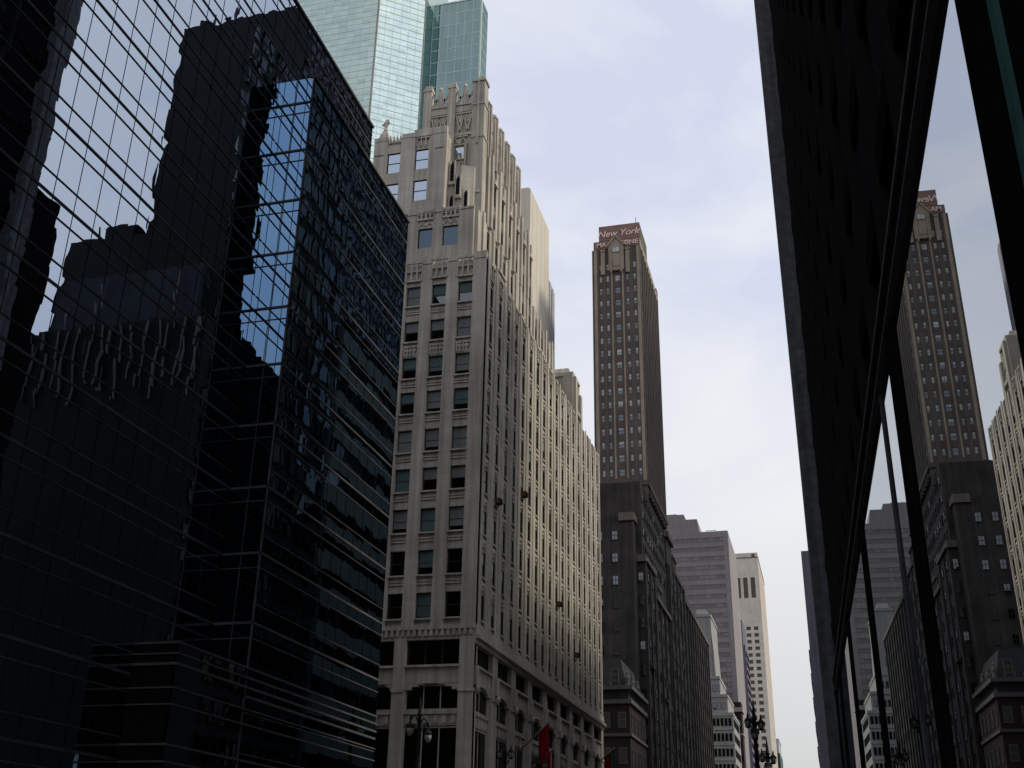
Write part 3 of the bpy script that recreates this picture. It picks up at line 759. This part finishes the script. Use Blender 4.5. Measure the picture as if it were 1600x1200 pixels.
# crown: gabled centre bay, shoulders, penthouse
T.part('wall', w, 'brown_brick'); w = MB()
w.box(-30.9, -22.95, 162.5, 184, 101.0, 102.6); T.part('penthouse', MB().box(-30.1, -23.05, 163.2, 171.5, 102.6, 106.1).box(-30.4, -23.3, 171.5, 178.5, 102.6, 104.2).box(-30.7, -23.0, 182.5, 184.4, 100.8, 103.6), 'brown_brick')
S.box(w, 2.9, 5.5, 0.25, 0.7, 96.5, 100.2)
w.prof([(-28.3, 100.2), (-25.7, 100.2), (-25.7, 101.3), (-27.0, 102.9), (-28.3, 101.3)], 161.9, 162.6)
tr.bar((-28.5, 161.85, 101.2), (-27.0, 161.85, 103.1), 0.3); tr.bar((-25.5, 161.85, 101.2), (-27.0, 161.85, 103.1), 0.3)
wins.append((Face(-31.2, 161.95, 0), 3.55, 99.9, 1.3, 1.1, 0.05, ('brown_trim', False, 'dim_glass', 'pale_blind', 0.95, 0.08, 1)))
for u in (1.9, 6.1): S.box(w, u-0.35, u+0.35, 0.25, 0.5, 96, 100.5); tr.box(-31.2+u-0.4, -31.2+u+0.4, 162.05, 162.6, 100.4, 100.8)
S.box(tr, 3.2, 3.5, 0.7, 0.85, 96, 100); S.box(tr, 4.9, 5.2, 0.7, 0.85, 96, 100); S.box(w, 3.6, 4.8, 0.7, 0.8, 97.2, 98.6)
T.part('crown', w, 'brown_trim', label='lighter brown crown with a gabled centre bay'); T.part('carved_trim', tr, 'brown_trim')
# lower wings
w = MB(); tr = MB()
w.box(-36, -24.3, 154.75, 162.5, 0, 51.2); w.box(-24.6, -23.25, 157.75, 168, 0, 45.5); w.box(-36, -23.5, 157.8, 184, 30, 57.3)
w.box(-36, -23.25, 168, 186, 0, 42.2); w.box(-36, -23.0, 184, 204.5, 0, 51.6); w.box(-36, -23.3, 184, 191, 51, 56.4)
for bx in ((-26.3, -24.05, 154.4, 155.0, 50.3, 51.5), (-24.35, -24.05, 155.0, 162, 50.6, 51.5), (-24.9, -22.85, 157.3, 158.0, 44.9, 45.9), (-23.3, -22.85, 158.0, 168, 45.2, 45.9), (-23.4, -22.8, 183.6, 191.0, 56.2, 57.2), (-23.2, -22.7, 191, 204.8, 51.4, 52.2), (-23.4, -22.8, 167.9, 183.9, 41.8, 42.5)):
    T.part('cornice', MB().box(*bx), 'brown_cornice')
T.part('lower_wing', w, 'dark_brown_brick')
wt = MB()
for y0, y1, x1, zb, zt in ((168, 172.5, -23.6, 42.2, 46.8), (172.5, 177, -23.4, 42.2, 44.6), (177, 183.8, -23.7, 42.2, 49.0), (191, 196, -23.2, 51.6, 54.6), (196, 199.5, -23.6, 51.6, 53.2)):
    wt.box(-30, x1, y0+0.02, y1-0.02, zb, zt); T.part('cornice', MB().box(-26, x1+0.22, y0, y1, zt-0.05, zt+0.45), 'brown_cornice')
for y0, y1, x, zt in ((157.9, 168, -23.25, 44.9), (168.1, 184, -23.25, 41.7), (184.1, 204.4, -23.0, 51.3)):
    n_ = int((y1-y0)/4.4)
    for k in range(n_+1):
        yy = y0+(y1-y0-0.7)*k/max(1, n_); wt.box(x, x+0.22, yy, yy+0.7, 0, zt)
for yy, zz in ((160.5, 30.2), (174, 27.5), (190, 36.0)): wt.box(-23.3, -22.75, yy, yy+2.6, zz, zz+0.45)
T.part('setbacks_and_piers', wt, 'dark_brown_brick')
tk = MB().lathe((-27.5, 159.5, 52.6), [(1.15, 0), (1.2, 2.4), (0.9, 2.9), (0.05, 3.6)], 12)
for dx, dy in ((-0.8, -0.8), (0.8, -0.8), (0.8, 0.8), (-0.8, 0.8)): tk.bar((-27.5+dx, 159.5+dy, 51.2), (-27.5+dx, 159.5+dy, 52.7), 0.14)
T.part('water_tank', tk, 'dark_brown_brick')
SB = Face(-36, 154.75, 0); SC = Face(-24.6, 157.75, 0); EB = Face(-23.5, 157.8, 90); EC = Face(-23.25, 168, 90); ED = Face(-23.0, 184, 90); EE = Face(-23.25, 157.75, 90)
PW = ('dark_brown_brick', True, 'dim_glass', 'pale_blind', 0.8, 0.08, 1); PD = ('dark_brown_brick', True, 'dim_glass', None, 0, 0.08, 1)
for j, z in enumerate([41.9, 38.6, 35.3, 32.0, 28.7, 25.4, 22.1, 18.8]):
    wins.append((SC, 0.45, z, 0.8, 1.5, 0.1, PW if j in (0, 3) else PD))
for j in range(9):
    z = 47.5-3.3*j
    for u in (2.0, 4.2, 6.4, 8.6): wins.append((SB, u, z, 0.9, 1.4, 0.1, PW if (j*7+int(u)) % 9 == 1 else PD))
for j in range(4):
    for u in [1+2.2*i for i in range(11)]: wins.append((EB, u, 46.6+2.6*j, 0.9, 1.3, 0.1, random.choice((PD, PD, PD, PW))))
for j in range(12):
    z = 39.3-3.1*j
    for u in [0.8+2.2*i for i in range(8)]: wins.append((EC, u, z, 0.9, 1.4, 0.1, random.choice((PD, PD, PW))))
for j in range(12):
    z = 42.6-3.2*j
    for u in [0.9+2.2*i for i in range(4)]: wins.append((EE, u, z, 0.9, 1.4, 0.1, random.choice((PD, PD, PW))))
for j in range(15):
    for u in [0.8+2.2*i for i in range(9)]: wins.append((ED, u, 48.5-3.1*j, 0.9, 1.4, 0.1, random.choice((PD, PD, PW))))
add_windows(T, wins)
def text_part(T, s, size, loc, name, mat, shear=0.0, ext=0.06, parent=None, sx=1.0):
    cu = bpy.data.curves.new(name, 'FONT'); cu.body = s; cu.size = size; cu.extrude = ext; cu.shear = shear; cu.align_x = 'CENTER'; cu.offset = 0.02
    tmp = bpy.data.objects.new('tmp', cu); col.objects.link(tmp)
    dg = bpy.context.evaluated_depsgraph_get(); dg.update()
    me = bpy.data.meshes.new_from_object(tmp.evaluated_get(dg)); bpy.data.objects.remove(tmp); bpy.data.curves.remove(cu)
    me.materials.clear(); me.materials.append(M[mat])
    o = bpy.data.objects.new(name, me); col.objects.link(o); o.parent = parent or T.o
    o.location = (loc[0]-T.base[0], loc[1]-T.base[1], loc[2]-T.base[2]); o.rotation_euler = (PI/2, 0, 0); o.scale = (sx, 1, 1); return o
T.base = (-27, 162.4, 0)
sb = T.part('sign_board', MB().box(-30.0, -23.1, 163.02, 163.2, 103.1, 105.9), 'sign_board')
text_part(T, 'New York', 1.75, (-26.7, 162.95, 103.75), 'sign_lettering', 'letter_white', 0.25, parent=sb, sx=0.95)
sb2 = T.part('sign_board', MB().box(-30.9, -23.0, 162.36, 162.5, 101.1, 102.6), 'sign_board')
text_part(T, 'MA', 1.15, (-29.55, 162.28, 101.45), 'sign_lettering', 'letter_white', 0.0, parent=sb2)
text_part(T, 'G A', 0.95, (-27.3, 162.28, 101.75), 'sign_lettering', 'letter_white', 0.0, parent=sb2)
text_part(T, 'ZINE', 1.15, (-24.55, 162.28, 101.45), 'sign_lettering', 'letter_white', 0.0, parent=sb2, sx=1.05)
T.part('mast', MB().tube([(-23.9, 165, 106.0), (-23.9, 165, 108.3)], 0.05, 6), 'dark_metal')

# ================================================================== RED BRICK MANSARD HOUSE
T = Thing('mansard_brick_house', 'low dark red brick house with slate mansard and pale stone cornices, below the brown skyscraper', 'building', (-26, 141, 0))
w = MB(); tr = MB(); wins = []
w.box(-36, -23.15, 141.15, 153.9, 0, 22.6)
T.part('wall', w, 'red_brick')
for z, e, h in ((22.5, 0.25, 0.5), (24.2, 0.5, 0.45), (18.6, 0.12, 0.35), (14.3, 0.12, 0.3)):
    tr.box(-36, -23.0+e*0.6, 141-e*0.6, 154, z, z+h)
for k in range(9): tr.box(-23.6, -23.2, 141.6+1.5*k, 141.9+1.5*k, 24.65, 25.5)
for k in range(12): tr.box(-35.5+1.1*k, -35.3+1.1*k, 140.9, 141.2, 24.65, 25.35)
for y in (141.3, 145.2, 149.2): tr.lathe((-23.4, y, 24.6), [(0.3, 0), (0.22, 0.5), (0.32, 1.0), (0.18, 1.5), (0.2, 1.7), (0.02, 2.0)], 8)
T.part('stone_trim', tr, 'dark_stone_trim')
rf = MB(); rf.box(-36, -23.3, 141.3, 153.7, 22.95, 24.2); rf.box(-36, -23.5, 141.5, 153.7, 24.6, 28.2, 0.9, 0.9)
T.part('roof', rf, 'slate_roof')
SF = Face(-36, 141.15, 0); EF = Face(-23.15, 141.15, 90)
WS = ('dark_stone_trim', True, 'dim_glass', None, 0, 0.12, 0)
for z in (19.6, 15.4, 11.2, 7.0):
    for u in (1.5, 4.2, 6.9, 9.4, 11.4): wins.append((SF, u, z, 1.0, 1.9, 0.08, WS))
    for u in (1.0, 3.6, 6.2, 8.8, 11.2): wins.append((EF, u, z, 1.0, 1.9, 0.08, WS))
for u in (2.2, 5.2, 8.2, 10.6): wins.append((Face(-36, 141.35, 0), u, 25.2, 1.0, 1.6, 0.35, WS))
add_windows(T, wins)

# ================================================================== DARK FLAT-TOPPED BLOCK
T = Thing('dark_brick_block', 'plain flat-roofed dark brick block between the brown skyscraper and the white stepped building', 'building', (-23, 206, 0))
w = MB(); tr = MB(); wins = []
w.box(-36, -23.2, 205.2, 250, 0, 50.6); tr.box(-36, -22.8, 204.8, 216, 49.9, 51.0); tr.box(-23.3, -22.9, 215.9, 250, 50.2, 50.9)
EF = Face(-23.2, 205.2, 90); SF = Face(-36, 205.2, 0)
for k in range(11): EF.box(w, 1+4.1*k, 1.8+4.1*k, 0, 0.25, 0, 49.9)
for j in range(14):
    for u in [2.3+2.05*i for i in range(21)]:
        if abs(((u-1) % 4.1) - 0.4) > 0.9: wins.append((EF, u, 47.2-3.2*j, 0.85, 1.5, 0.1, PD))
    wins.append((SF, 11.0, 47.2-3.2*j, 0.9, 1.5, 0.1, PD))
T.part('wall', w, 'dark_brown_brick'); T.part('cornice', tr, 'brown_cornice'); add_windows(T, wins)

# ================================================================== WHITE STEPPED BUILDING
T = Thing('stepped_white_building', 'small greyish white wedding-cake building with rows of dark windows, low beside the grey street end', 'building', (-26, 300, 0))
w = MB(); tr = MB(); wins = []
tiers = [(-31.5, -26.9, 300, 68.5, 52.0), (-33, -25.4, 299.2, 52.0, 47.3), (-34, -23.6, 298.4, 47.3, 42.6), (-35, -22.4, 297.6, 42.6, 0)]
for x0, x1, y0, zt, zb in tiers:
    w.box(x0, x1, y0, 318, zb, zt); T.part('ledge', MB().box(x0-0.1, x1+0.15, y0-0.2, 318, zt-0.5, zt+0.25), 'white_stone')
w.box(-31.0, -27.6, 300.5, 316, 68.5, 70.2, 0.5, 0.5)
w.prof([(-27.0, 52), (-26.3, 52), (-26.6, 60), (-27.0, 64)], 300, 316)
DW = ('window_frame_dark', False, 'dim_glass', None, 0, 0.08, 0)
SD_ = Face(-35, 297.6, 0)
for j in range(10):
    z = 39.6-3.7*j
    for i in range(8): wins.append((SD_, 4.4+1.0*i, z, 0.72, 1.9, 0.05, DW))
    T.part('ledge', MB().box(-35, -22.25, 297.4, 297.6, z-1.0, z-0.6), 'white_stone')
for i in range(5): wins.append((Face(-34, 298.4, 0), 4.6+1.1*i, 43.8, 0.7, 1.7, 0.05, DW))
for i in range(3): wins.append((Face(-33, 299.2, 0), 4.6+1.2*i, 48.4, 0.7, 1.7, 0.05, DW))
for z in (54, 58.5): wins.append((Face(-31.5, 300, 0), 2.2, z, 0.9, 2.4, 0.05, DW))
wins += [(Face(-22.4, 297.6, 90), 1+2.0*i, 39.6-3.7*j, 0.9, 1.9, 0.05, DW) for i in range(9) for j in range(8)]
T.part('wall', w, 'pale_brick'); add_windows(T, wins)

# ================================================================== SMALL RED BRICK HOUSE
T = Thing('narrow_brick_house', 'narrow red brick building with a pale cornice, right behind the white stepped building', 'building', (-23, 322, 0))
w = MB(); tr = MB(); wins = []
w.box(-26, -21.9, 322, 328, 0, 49.0); tr.box(-26.1, -21.5, 321.6, 328, 46.4, 47.5); T.part('ledge', MB().box(-26.1, -21.7, 321.8, 328, 40.2, 40.7), 'white_stone')
wins = [(Face(-26, 322, 0), u, 42.4-3.6*j, 0.8, 1.8, 0.06, WS) for u in (1.5, 2.9) for j in range(9)]
T.part('wall', w, 'red_brick'); T.part('cornice', tr, 'white_stone'); add_windows(T, wins)

# ================================================================== MAUVE STEPPED OFFICE BLOCK
T = Thing('mauve_office_block', 'large mauve grey office block with a stair-stepped top and faint window bands', 'building', (-30, 329, 0))
w = MB(); wins = []
w.box(-48, -23.2, 329.2, 362, 0, 100.1); w.box(-48, -35.9, 329.2, 350, 100.1, 106.0)
w.prof([(-35.9, 100.1), (-31.35, 100.1), (-32.0, 104.3), (-35.3, 104.3), (-35.9, 106.0)], 329.2, 345)
SF = Face(-48, 329.2, 0); EF = Face(-23.2, 329.2, 90)
zz = [96.6-2.85*j for j in range(32)]
for z in zz:
    SF.box(w, 0, 25.0, 0, 0.2, z-1.25, z)
SF.box(w, 0, 25.0, 0, 0.2, 98.2, 100.1); SF.box(w, 23.6, 25.0, 0.2, 0.26, 0, 100.1)
w.box(-23.2, -23.0, 329.0, 362, 0, 100.1)
PV = ('mauve_concrete', False, 'mauve_glass', None, 0, 0.10, 1); PV2 = ('mauve_concrete', False, 'mauve_glass', 'mauve_concrete', 0.6, 0.10, 1)
for z in zz:
    for i in range(12): wins.append((SF, 5.2+1.55*i, z, 1.35, 1.55, 0.14, random.choice((PV, PV, PV, PV2))))
T.part('wall', w, 'mauve_concrete'); add_windows(T, wins)
T.part('roof_plant', MB().box(-46, -38.5, 333, 345, 106.0, 107.4).box(-34.6, -33.2, 333, 338, 104.3, 105.1).box(-27.5, -25.2, 336, 345, 100.1, 101.2), 'mauve_concrete')
T.part('rooftop_rail', MB().box(-29.5, -26.5, 330, 330.1, 100.6, 100.75).box(-29.5, -29.4, 330, 330.1, 100.1, 100.6).box(-26.6, -26.5, 330, 330.1, 100.1, 100.6), 'dark_metal')

# ================================================================== BLUE-GREY SLIVER TOWER
T = Thing('blue_grey_tower', 'slim blue grey tower between the mauve block and the pink granite tower', 'building', (-27, 420, 0))
w = MB(); w.box(-33, -26.3, 420, 440, 0, 93.0); w.box(-33, -25.7, 421, 440, 0, 84.0)
T.part('wall', w, 'blue_panel')
wins = [(Face(-26.3, 420, 90) if False else Face(-25.7, 421, 90), 1+2.4*i, 80-3.2*j, 1.2, 1.8, 0.05, PD) for i in range(7) for j in range(14)]
add_windows(T, wins)

# ================================================================== PINK GRANITE TOWER
T = Thing('pink_granite_tower', 'pale pinkish granite tower with tall slots near its top and a grid of square windows', 'building', (-27, 490, 0))
w = MB(); wins = []; tr = MB()
w.box(-40, -22.4, 490.4, 540, 0, 137.5)
SF = Face(-40, 490.4, 0); EF = Face(-22.4, 490.4, 90)
cx = [8.9, 12.0, 15.2]
SLOT = ('window_frame_dark', False, 'granite_void', None, 0, 0.08, 3)
zs2 = [103.5-2.83*j for j in range(34)]
grid_wall(w, SF, [(c-0.95, c+0.95) for c in [2.7, 5.8]+cx], [(z, z+1.5) for z in zs2]+[(117.5, 126.5)], 0, 18.0, 0, 137.5, 0.4, 0.38)
for c in [2.7, 5.8]+cx:
    wins.append((SF, c-0.95, 117.5, 1.9, 9.0, 0.0, SLOT))
    for z in zs2: wins.append((SF, c-0.95, z, 1.9, 1.5, 0.0, ('granite_void', False, 'granite_void', None, 0, 0.12, 2)))
for k in range(16): EF.box(w, 0.0 if k == 0 else 3.1*k, 3.1*k+1.7, 0, 0.4, 0, 137.5)
tr.box(-40, -21.9, 489.9, 540, 135.2, 135.6); tr.box(-24.6, -23.2, 489.9, 490.0, 135.7, 137.0)
T.part('wall', w, 'pink_granite'); T.part('roof_band', tr, 'dark_metal'); add_windows(T, wins)

# ================================================================== FAR GREEN BLOCK
T = Thing('far_green_block', 'small dark green block with a grey top, farthest down the avenue at the bottom edge', 'building', (-23, 560, 0))
w = MB(); w.box(-34, -21.6, 560, 590, 0, 60.5)
for k in range(6): w.box(-24.6+0.55*k, -24.4+0.55*k, 559.7, 560, 0, 60.3)
T.part('wall', w, 'green_panel'); T.part('roof_plant', MB().box(-24.4, -21.9, 561, 588, 60.5, 66.5).box(-24.6, -21.7, 560.8, 588, 66.5, 67.0), 'grey_slab')

# ================================================================== GREEN GLASS TOWERS BEHIND
T = Thing('green_glass_tower', 'tall pale green glass skyscraper with a bright slanted facet, behind the gothic tower', 'building', (-69, 150, 0))
P0, P1, P2 = (-92, 150.0), (-69.0, 150.0), (-61.75, 155.7)
w = MB(); w.prism([P0, P1, P2, (-61.75, 159.4), (-70, 190), (-92, 190)], 0, 215)
T.part('glass_wall', w, 'green_glass')
mu = MB()
import itertools
d2 = Vector((P2[0]-P1[0], P2[1]-P1[1])); n2 = Vector((d2.y, -d2.x)).normalized()
for k in range(80):
    z = 100+1.4*k
    mu.box(P0[0], P1[0], 149.97, 150.0, z-0.05, z+0.05)
    mu.bar((P1[0]+n2.x*0.02, P1[1]+n2.y*0.02, z), (P2[0]+n2.x*0.02, P2[1]+n2.y*0.02, z), 0.05, 0.14 if k % 2 else 0.06)
for k in range(15): mu.box(P1[0]-0.015-1.55*k, P1[0]+0.015-1.55*k, 149.98, 150.0, 95, 215)
for k in range(7):
    t = k/6; x, y = P1[0]+d2.x*t+n2.x*0.02, P1[1]+d2.y*t+n2.y*0.02
    mu.box(x-0.015, x+0.015, y-0.02, y+0.02, 95, 215)
stone('pale_green_metal', (0.50, 0.62, 0.56), var=0.05, bump=0)
T.part('mullions', mu, 'pale_green_metal')
ed = MB(); ed.box(P1[0]-0.16, P1[0]+0.16, 149.85, 150.1, 90, 215); ed.box(P2[0]-0.14, P2[0]+0.10, P2[1]-0.12, P2[1]+0.1, 90, 215)
T.part('corner_strips', ed, 'white_stone')
T = Thing('teal_glass_wing', 'flat-topped teal glass building just right of the pale green skyscraper', 'building', (-56, 159.5, 0))
w = MB(); w.box(-61.7, -51.75, 159.5, 163.8, 0, 159.3); w.box(-63.5, -61.72, 155.9, 163.8, 0, 158.0)
T.part('glass_wall', w, 'teal_glass')
mu = MB()
for k in range(24):
    z = 90+2.9*k
    mu.box(-61.7, -51.75, 159.47, 159.5, z-0.07, z+0.07); mu.box(-51.75, -51.72, 159.5, 163.8, z-0.07, z+0.07)
for k in range(7): mu.box(-61.6+1.64*k-0.04, -61.6+1.64*k+0.04, 159.475, 159.5, 90, 159.3)
mu.box(-51.9, -51.6, 159.4, 159.65, 90, 159.4); mu.box(-61.7, -51.75, 159.4, 159.6, 159.3, 159.6)
T.part('mullions', mu, 'pale_green_metal')

# ================================================================== TAN SLAB AND GREY SLIVER
T = Thing('blank_tan_slab', 'smooth windowless tan slab tower rising behind the pale gothic tower', 'building', (-41, 154, 0))
w = MB(); w.box(-46, -40.0, 153.9, 167.6, 0, 109.6); w.box(-44, -40.6, 155, 158, 109.6, 110.6)
for k in range(4): w.box(-40.0, -39.97, 155.5+3*k, 155.56+3*k, 0, 109.4)
T.part('wall', w, 'tan_slab')
T = Thing('grey_ribbed_slab', 'thin grey slab tower peeping out right of the blank tan slab', 'building', (-41, 170, 0))
w = MB(); w.box(-46, -40.2, 168.0, 172.4, 0, 99.8); w.box(-40.2, -40.0, 168.2, 169.4, 0, 99.5); w.box(-40.2, -40.0, 170.4, 172.2, 0, 99.0); w.box(-43, -40.6, 168.3, 170, 99.8, 101.3)
T.part('wall', w, 'grey_slab')

# ================================================================== EAST SIDE OF THE AVENUE (seen in the glass)
T = Thing('dark_bronze_tower', 'dark bronze tower across the avenue, seen mirrored as the black shape in the left glass', 'building', (5, 75, 0))
w = MB(); w.box(1.7, 9.8, 75.6, 93, 45.5, 79.5); w.box(1.7, 20.2, 74.2, 93, 0, 45.5); w.box(11.8, 20.6, 78.5, 91, 45.5, 57.6); w.box(13.2, 17.0, 78.5, 90, 57.6, 58.7); w.box(18.2, 18.35, 79, 79.15, 57.6, 59.4)
T.part('setback_storeys', MB().box(3.0, 17.3, 74.9, 90, 45.5, 51.0), 'slate_panel')
for bx in ((5.0, 46.5, 50.4), (12.6, 46.5, 50.0), (15.8, 45.6, 48.2)): T.part('flagpole', MB().bar((bx[0], 74.6, bx[1]), (bx[0]+0.25, 74.6, bx[2]), 0.14), 'light_rib')
T.part('wall', w, 'dark_tower_panel')
gw = MB()
for j in range(27):
    for k in range(11): gw.box(1.55, 1.7, 75.6+1.6*k, 76.8+1.6*k, 4+2.8*j, 5.9+2.8*j)
T.part('window_rows', gw, 'tower_glass', kind='stuff')
rb = MB()
for k in range(15): rb.box(2.2+1.25*k-0.03, 2.2+1.25*k+0.03, 73.95, 74.2, 38.2+0.9*((k*7) % 3), 45.3)
T.part('ribs', rb, 'light_rib')
T.part('roof_plant', MB().box(3, 8.5, 77, 90, 79.5, 80.6).box(4, 4.15, 76, 76.15, 79.5, 81.5).box(7, 7.1, 76, 76.1, 79.5, 81), 'dark_metal')
T = Thing('banded_office_building', 'pale banded office building across the avenue, seen mirrored low in the glass bay', 'building', (5, 105, 0))
w = MB(); gw = MB()
w.box(1.9, 24, 94, 128, 0, 54)
for j in range(16): w.box(1.6, 1.9, 94, 128, 2.2+3.3*j, 4.0+3.3*j)
for j in range(16): gw.box(1.78, 1.9, 94.2, 127.8, 4.0+3.3*j, 5.5+3.3*j)
T.part('wall', w, 'banded_panel'); T.part('window_bands', gw, 'tower_glass')
T = Thing('speckled_brick_tower', 'tall dark tower set far back across the avenue, seen mirrored as speckled glass bay texture', 'building', (60, 200, 0))
w = MB(); gw = MB()
w.box(50, 78, 172, 240, 0, 179)
for j in range(51):
    for k in range(25): gw.box(49.8, 50.0, 173+2.5*k, 174.6+2.5*k, 20+3.05*j, 21.8+3.05*j)
T.part('wall', w, 'dark_tower_panel'); T.part('window_rows', gw, 'tower_glass', kind='stuff')
T = Thing('far_corner_building', 'dark building far along the right kerb, a thin lavender grey sliver beside the granite pier', 'building', (2, 150, 0))
w = MB(); w.box(-1.0, 20, 146, 200, 0, 42.0)
for j in range(10): w.box(-1.15, -1.0, 146, 200, 2+2.9*j, 3.2+2.9*j)
T.part('wall', w, 'blue_panel')

# ================================================================== STREET LAMPS
def lamp(name, label, x, y, H, arms, kind, K=0.62, top=False):
    T = Thing(name, label, 'street lamp', (x, y, 0.14), 'ornate lamps along the avenue')
    p = MB()
    p.lathe((x, y, 0.14), [(0.34, 0), (0.34, 0.25), (0.24, 0.35), (0.22, 0.9), (0.15, 1.1), (0.12, 1.5), (0.10, H*0.6), (0.085, H-0.35), (0.14, H-0.3), (0.09, H-0.2), (0.06, H+0.1), (0.02, H+0.55)], 10)
    for k in range(6): p.lathe((x, y, H*0.35+k*0.55), [(0.10, -0.08), (0.15, 0), (0.10, 0.08)], 8)
    T.part('pole', p, 'lamp_iron', smooth=True)
    for (dx, dy, dz) in arms:
        a = MB(); e = (x+dx, y+dy, H-0.45+dz)
        pts = []
        for t in (0, .2, .4, .6, .8, 1):
            pts.append((x+dx*t, y+dy*t, H-0.75+(dz+0.25)*t+0.42*math.sin(PI*t)))
        a.tube(pts, [0.05, 0.045, 0.045, 0.04, 0.04, 0.035], 6)
        a.tube([(x+dx*0.25, y+dy*0.25, H-0.9), (x+dx*0.45, y+dy*0.45, H-0.55), (x+dx*0.6, y+dy*0.6, H-0.62), (x+dx*0.55, y+dy*0.55, H-0.8)], 0.03, 5)
        T.part('arm', a, 'lamp_iron', smooth=True)
        hx, hy, hz = pts[-1]
        if kind == 'hang':
            sh = MB().lathe((hx, hy, hz-0.62), [(0.33*K, 0.25), (0.36*K, 0.32), (0.26*K, 0.42), (0.10*K, 0.5), (0.06*K, 0.62), (0.10*K, 0.70), (0.02, 0.85)], 10)
            gl_ = MB().lathe((hx, hy, hz-0.95), [(0.02, 0.2), (0.16*K, 0.24), (0.27*K, 0.4), (0.30*K, 0.57)], 10)
        else:
            sh = MB().lathe((hx, hy, hz+0.55*K), [(0.34*K, 0.0), (0.30*K, 0.10*K), (0.16*K, 0.26*K), (0.08*K, 0.36*K), (0.10*K, 0.42*K), (0.02, 0.7*K)], 8)
            sh.lathe((hx, hy, hz-0.1*K), [(0.05*K, 0.0), (0.20*K, 0.08*K), (0.24*K, 0.14*K)], 8)
            for k in range(6): sh.bar((hx+0.22*K*math.cos(k*PI/3), hy+0.22*K*math.sin(k*PI/3), hz), (hx+0.31*K*math.cos(k*PI/3), hy+0.31*K*math.sin(k*PI/3), hz+0.56*K), 0.03)
            gl_ = MB().lathe((hx, hy, hz+0.03), [(0.18*K, 0), (0.28*K, 0.5*K)], 8)
        s_ = T.part('lantern', sh, 'lamp_iron', smooth=False)
        gl_.build('lamp_glass', 'lamp_glass', s_, T.base, smooth=True)
lamp('street_lamp', 'twin-armed hanging lamp post in front of the pale tower corner', -19.5, 54.4, 9.5, ((-0.48, 0, 0.1), (0.48, 0, -0.25)), 'hang')
lamp('street_lamp', 'twin lantern post half way along the pale tower base', -19.5, 70.6, 9.4, ((-0.36, 0, 0), (0.36, 0, 0)), 'lantern')
lamp('street_lamp', 'farther twin lantern post near the red banner', -19.5, 79.5, 9.6, ((-0.38, 0, 0), (0.38, 0, 0)), 'lantern')
lamp('street_lamp', 'tallest black lamp post in front of the pink granite tower at the street end', -3.0, 52.0, 8.7, ((-0.28, 0, 0), (0.28, 0, -0.1), (0, -0.28, -0.55)), 'lantern', 0.5)
lamp('street_lamp', 'shorter black lamp post right of the tallest one by the street end', -3.0, 61.5, 8.2, ((-0.28, 0, 0), (0.28, 0, -0.1), (0, -0.28, -0.5)), 'lantern', 0.5)

# ================================================================== FLAGS ON THE PALE TOWER
def flag(name, label, root, tip, hang, width, bands):
    T = Thing(name, label, 'flag', root, 'flags on poles over the pavement')
    T.part('pole', MB().tube([root, tip], 0.06, 8), 'white_stone', smooth=True)
    R_, Tp = Vector(root), Vector(tip)
    nu, nv = 14, 16
    for bi, (mat, t0, t1) in enumerate(bands):
        mb = MB()
        for side in (0, 1):
            n = len(mb.v)
            for j in range(nv+1):
                v = j/nv
                for i in range(nu+1):
                    u = i/nu; s = t0+(t1-t0)*u
                    P = Tp + (R_-Tp)*(0.03+width*s)
                    gather = 1-0.35*v
                    c = Tp + (R_-Tp)*(0.03+width*0.35)
                    q = c + (P-c)*gather
                    fold = 0.10*math.sin(s*15+v*1.5)*(0.3+v)
                    mb.v.append((q.x+fold*0.6, q.y+fold, q.z-hang*v*(1+0.06*math.sin(s*7)) - (0.02*side)))
                    if side: mb.v[-1] = (mb.v[-1][0]+0.015, mb.v[-1][1]+0.01, mb.v[-1][2])
            for j in range(nv):
                for i in range(nu):
                    a = n+j*(nu+1)+i; f = (a, a+1, a+nu+2, a+nu+1)
                    mb.f.append(f if not side else tuple(reversed(f)))
        T.part('cloth', mb, mat, smooth=True)
flag('banner_flag', 'plain dark red banner hanging from a slanting pole on the pale tower base', (-23.0, 88.6, 11.6), (-20.5, 87.0, 13.3), 4.6, 0.42, [('flag_red', 0, 1)])
flag('striped_flag', 'red and white striped flag draped beside the plain red banner', (-23.0, 93.2, 10.8), (-20.9, 90.2, 11.6), 3.4, 0.55, [('flag_red', 0, .18), ('flag_white', .18, .36), ('flag_red', .36, .54), ('flag_white', .54, .72), ('flag_red', .72, 1)])
flag('hotel_flag', 'crimson and green flag in front of the mansard house', (-23.0, 118.5, 13.2), (-20.6, 115.6, 14.4), 3.6, 0.55, [('flag_green', 0, .3), ('flag_red', .3, 1)])
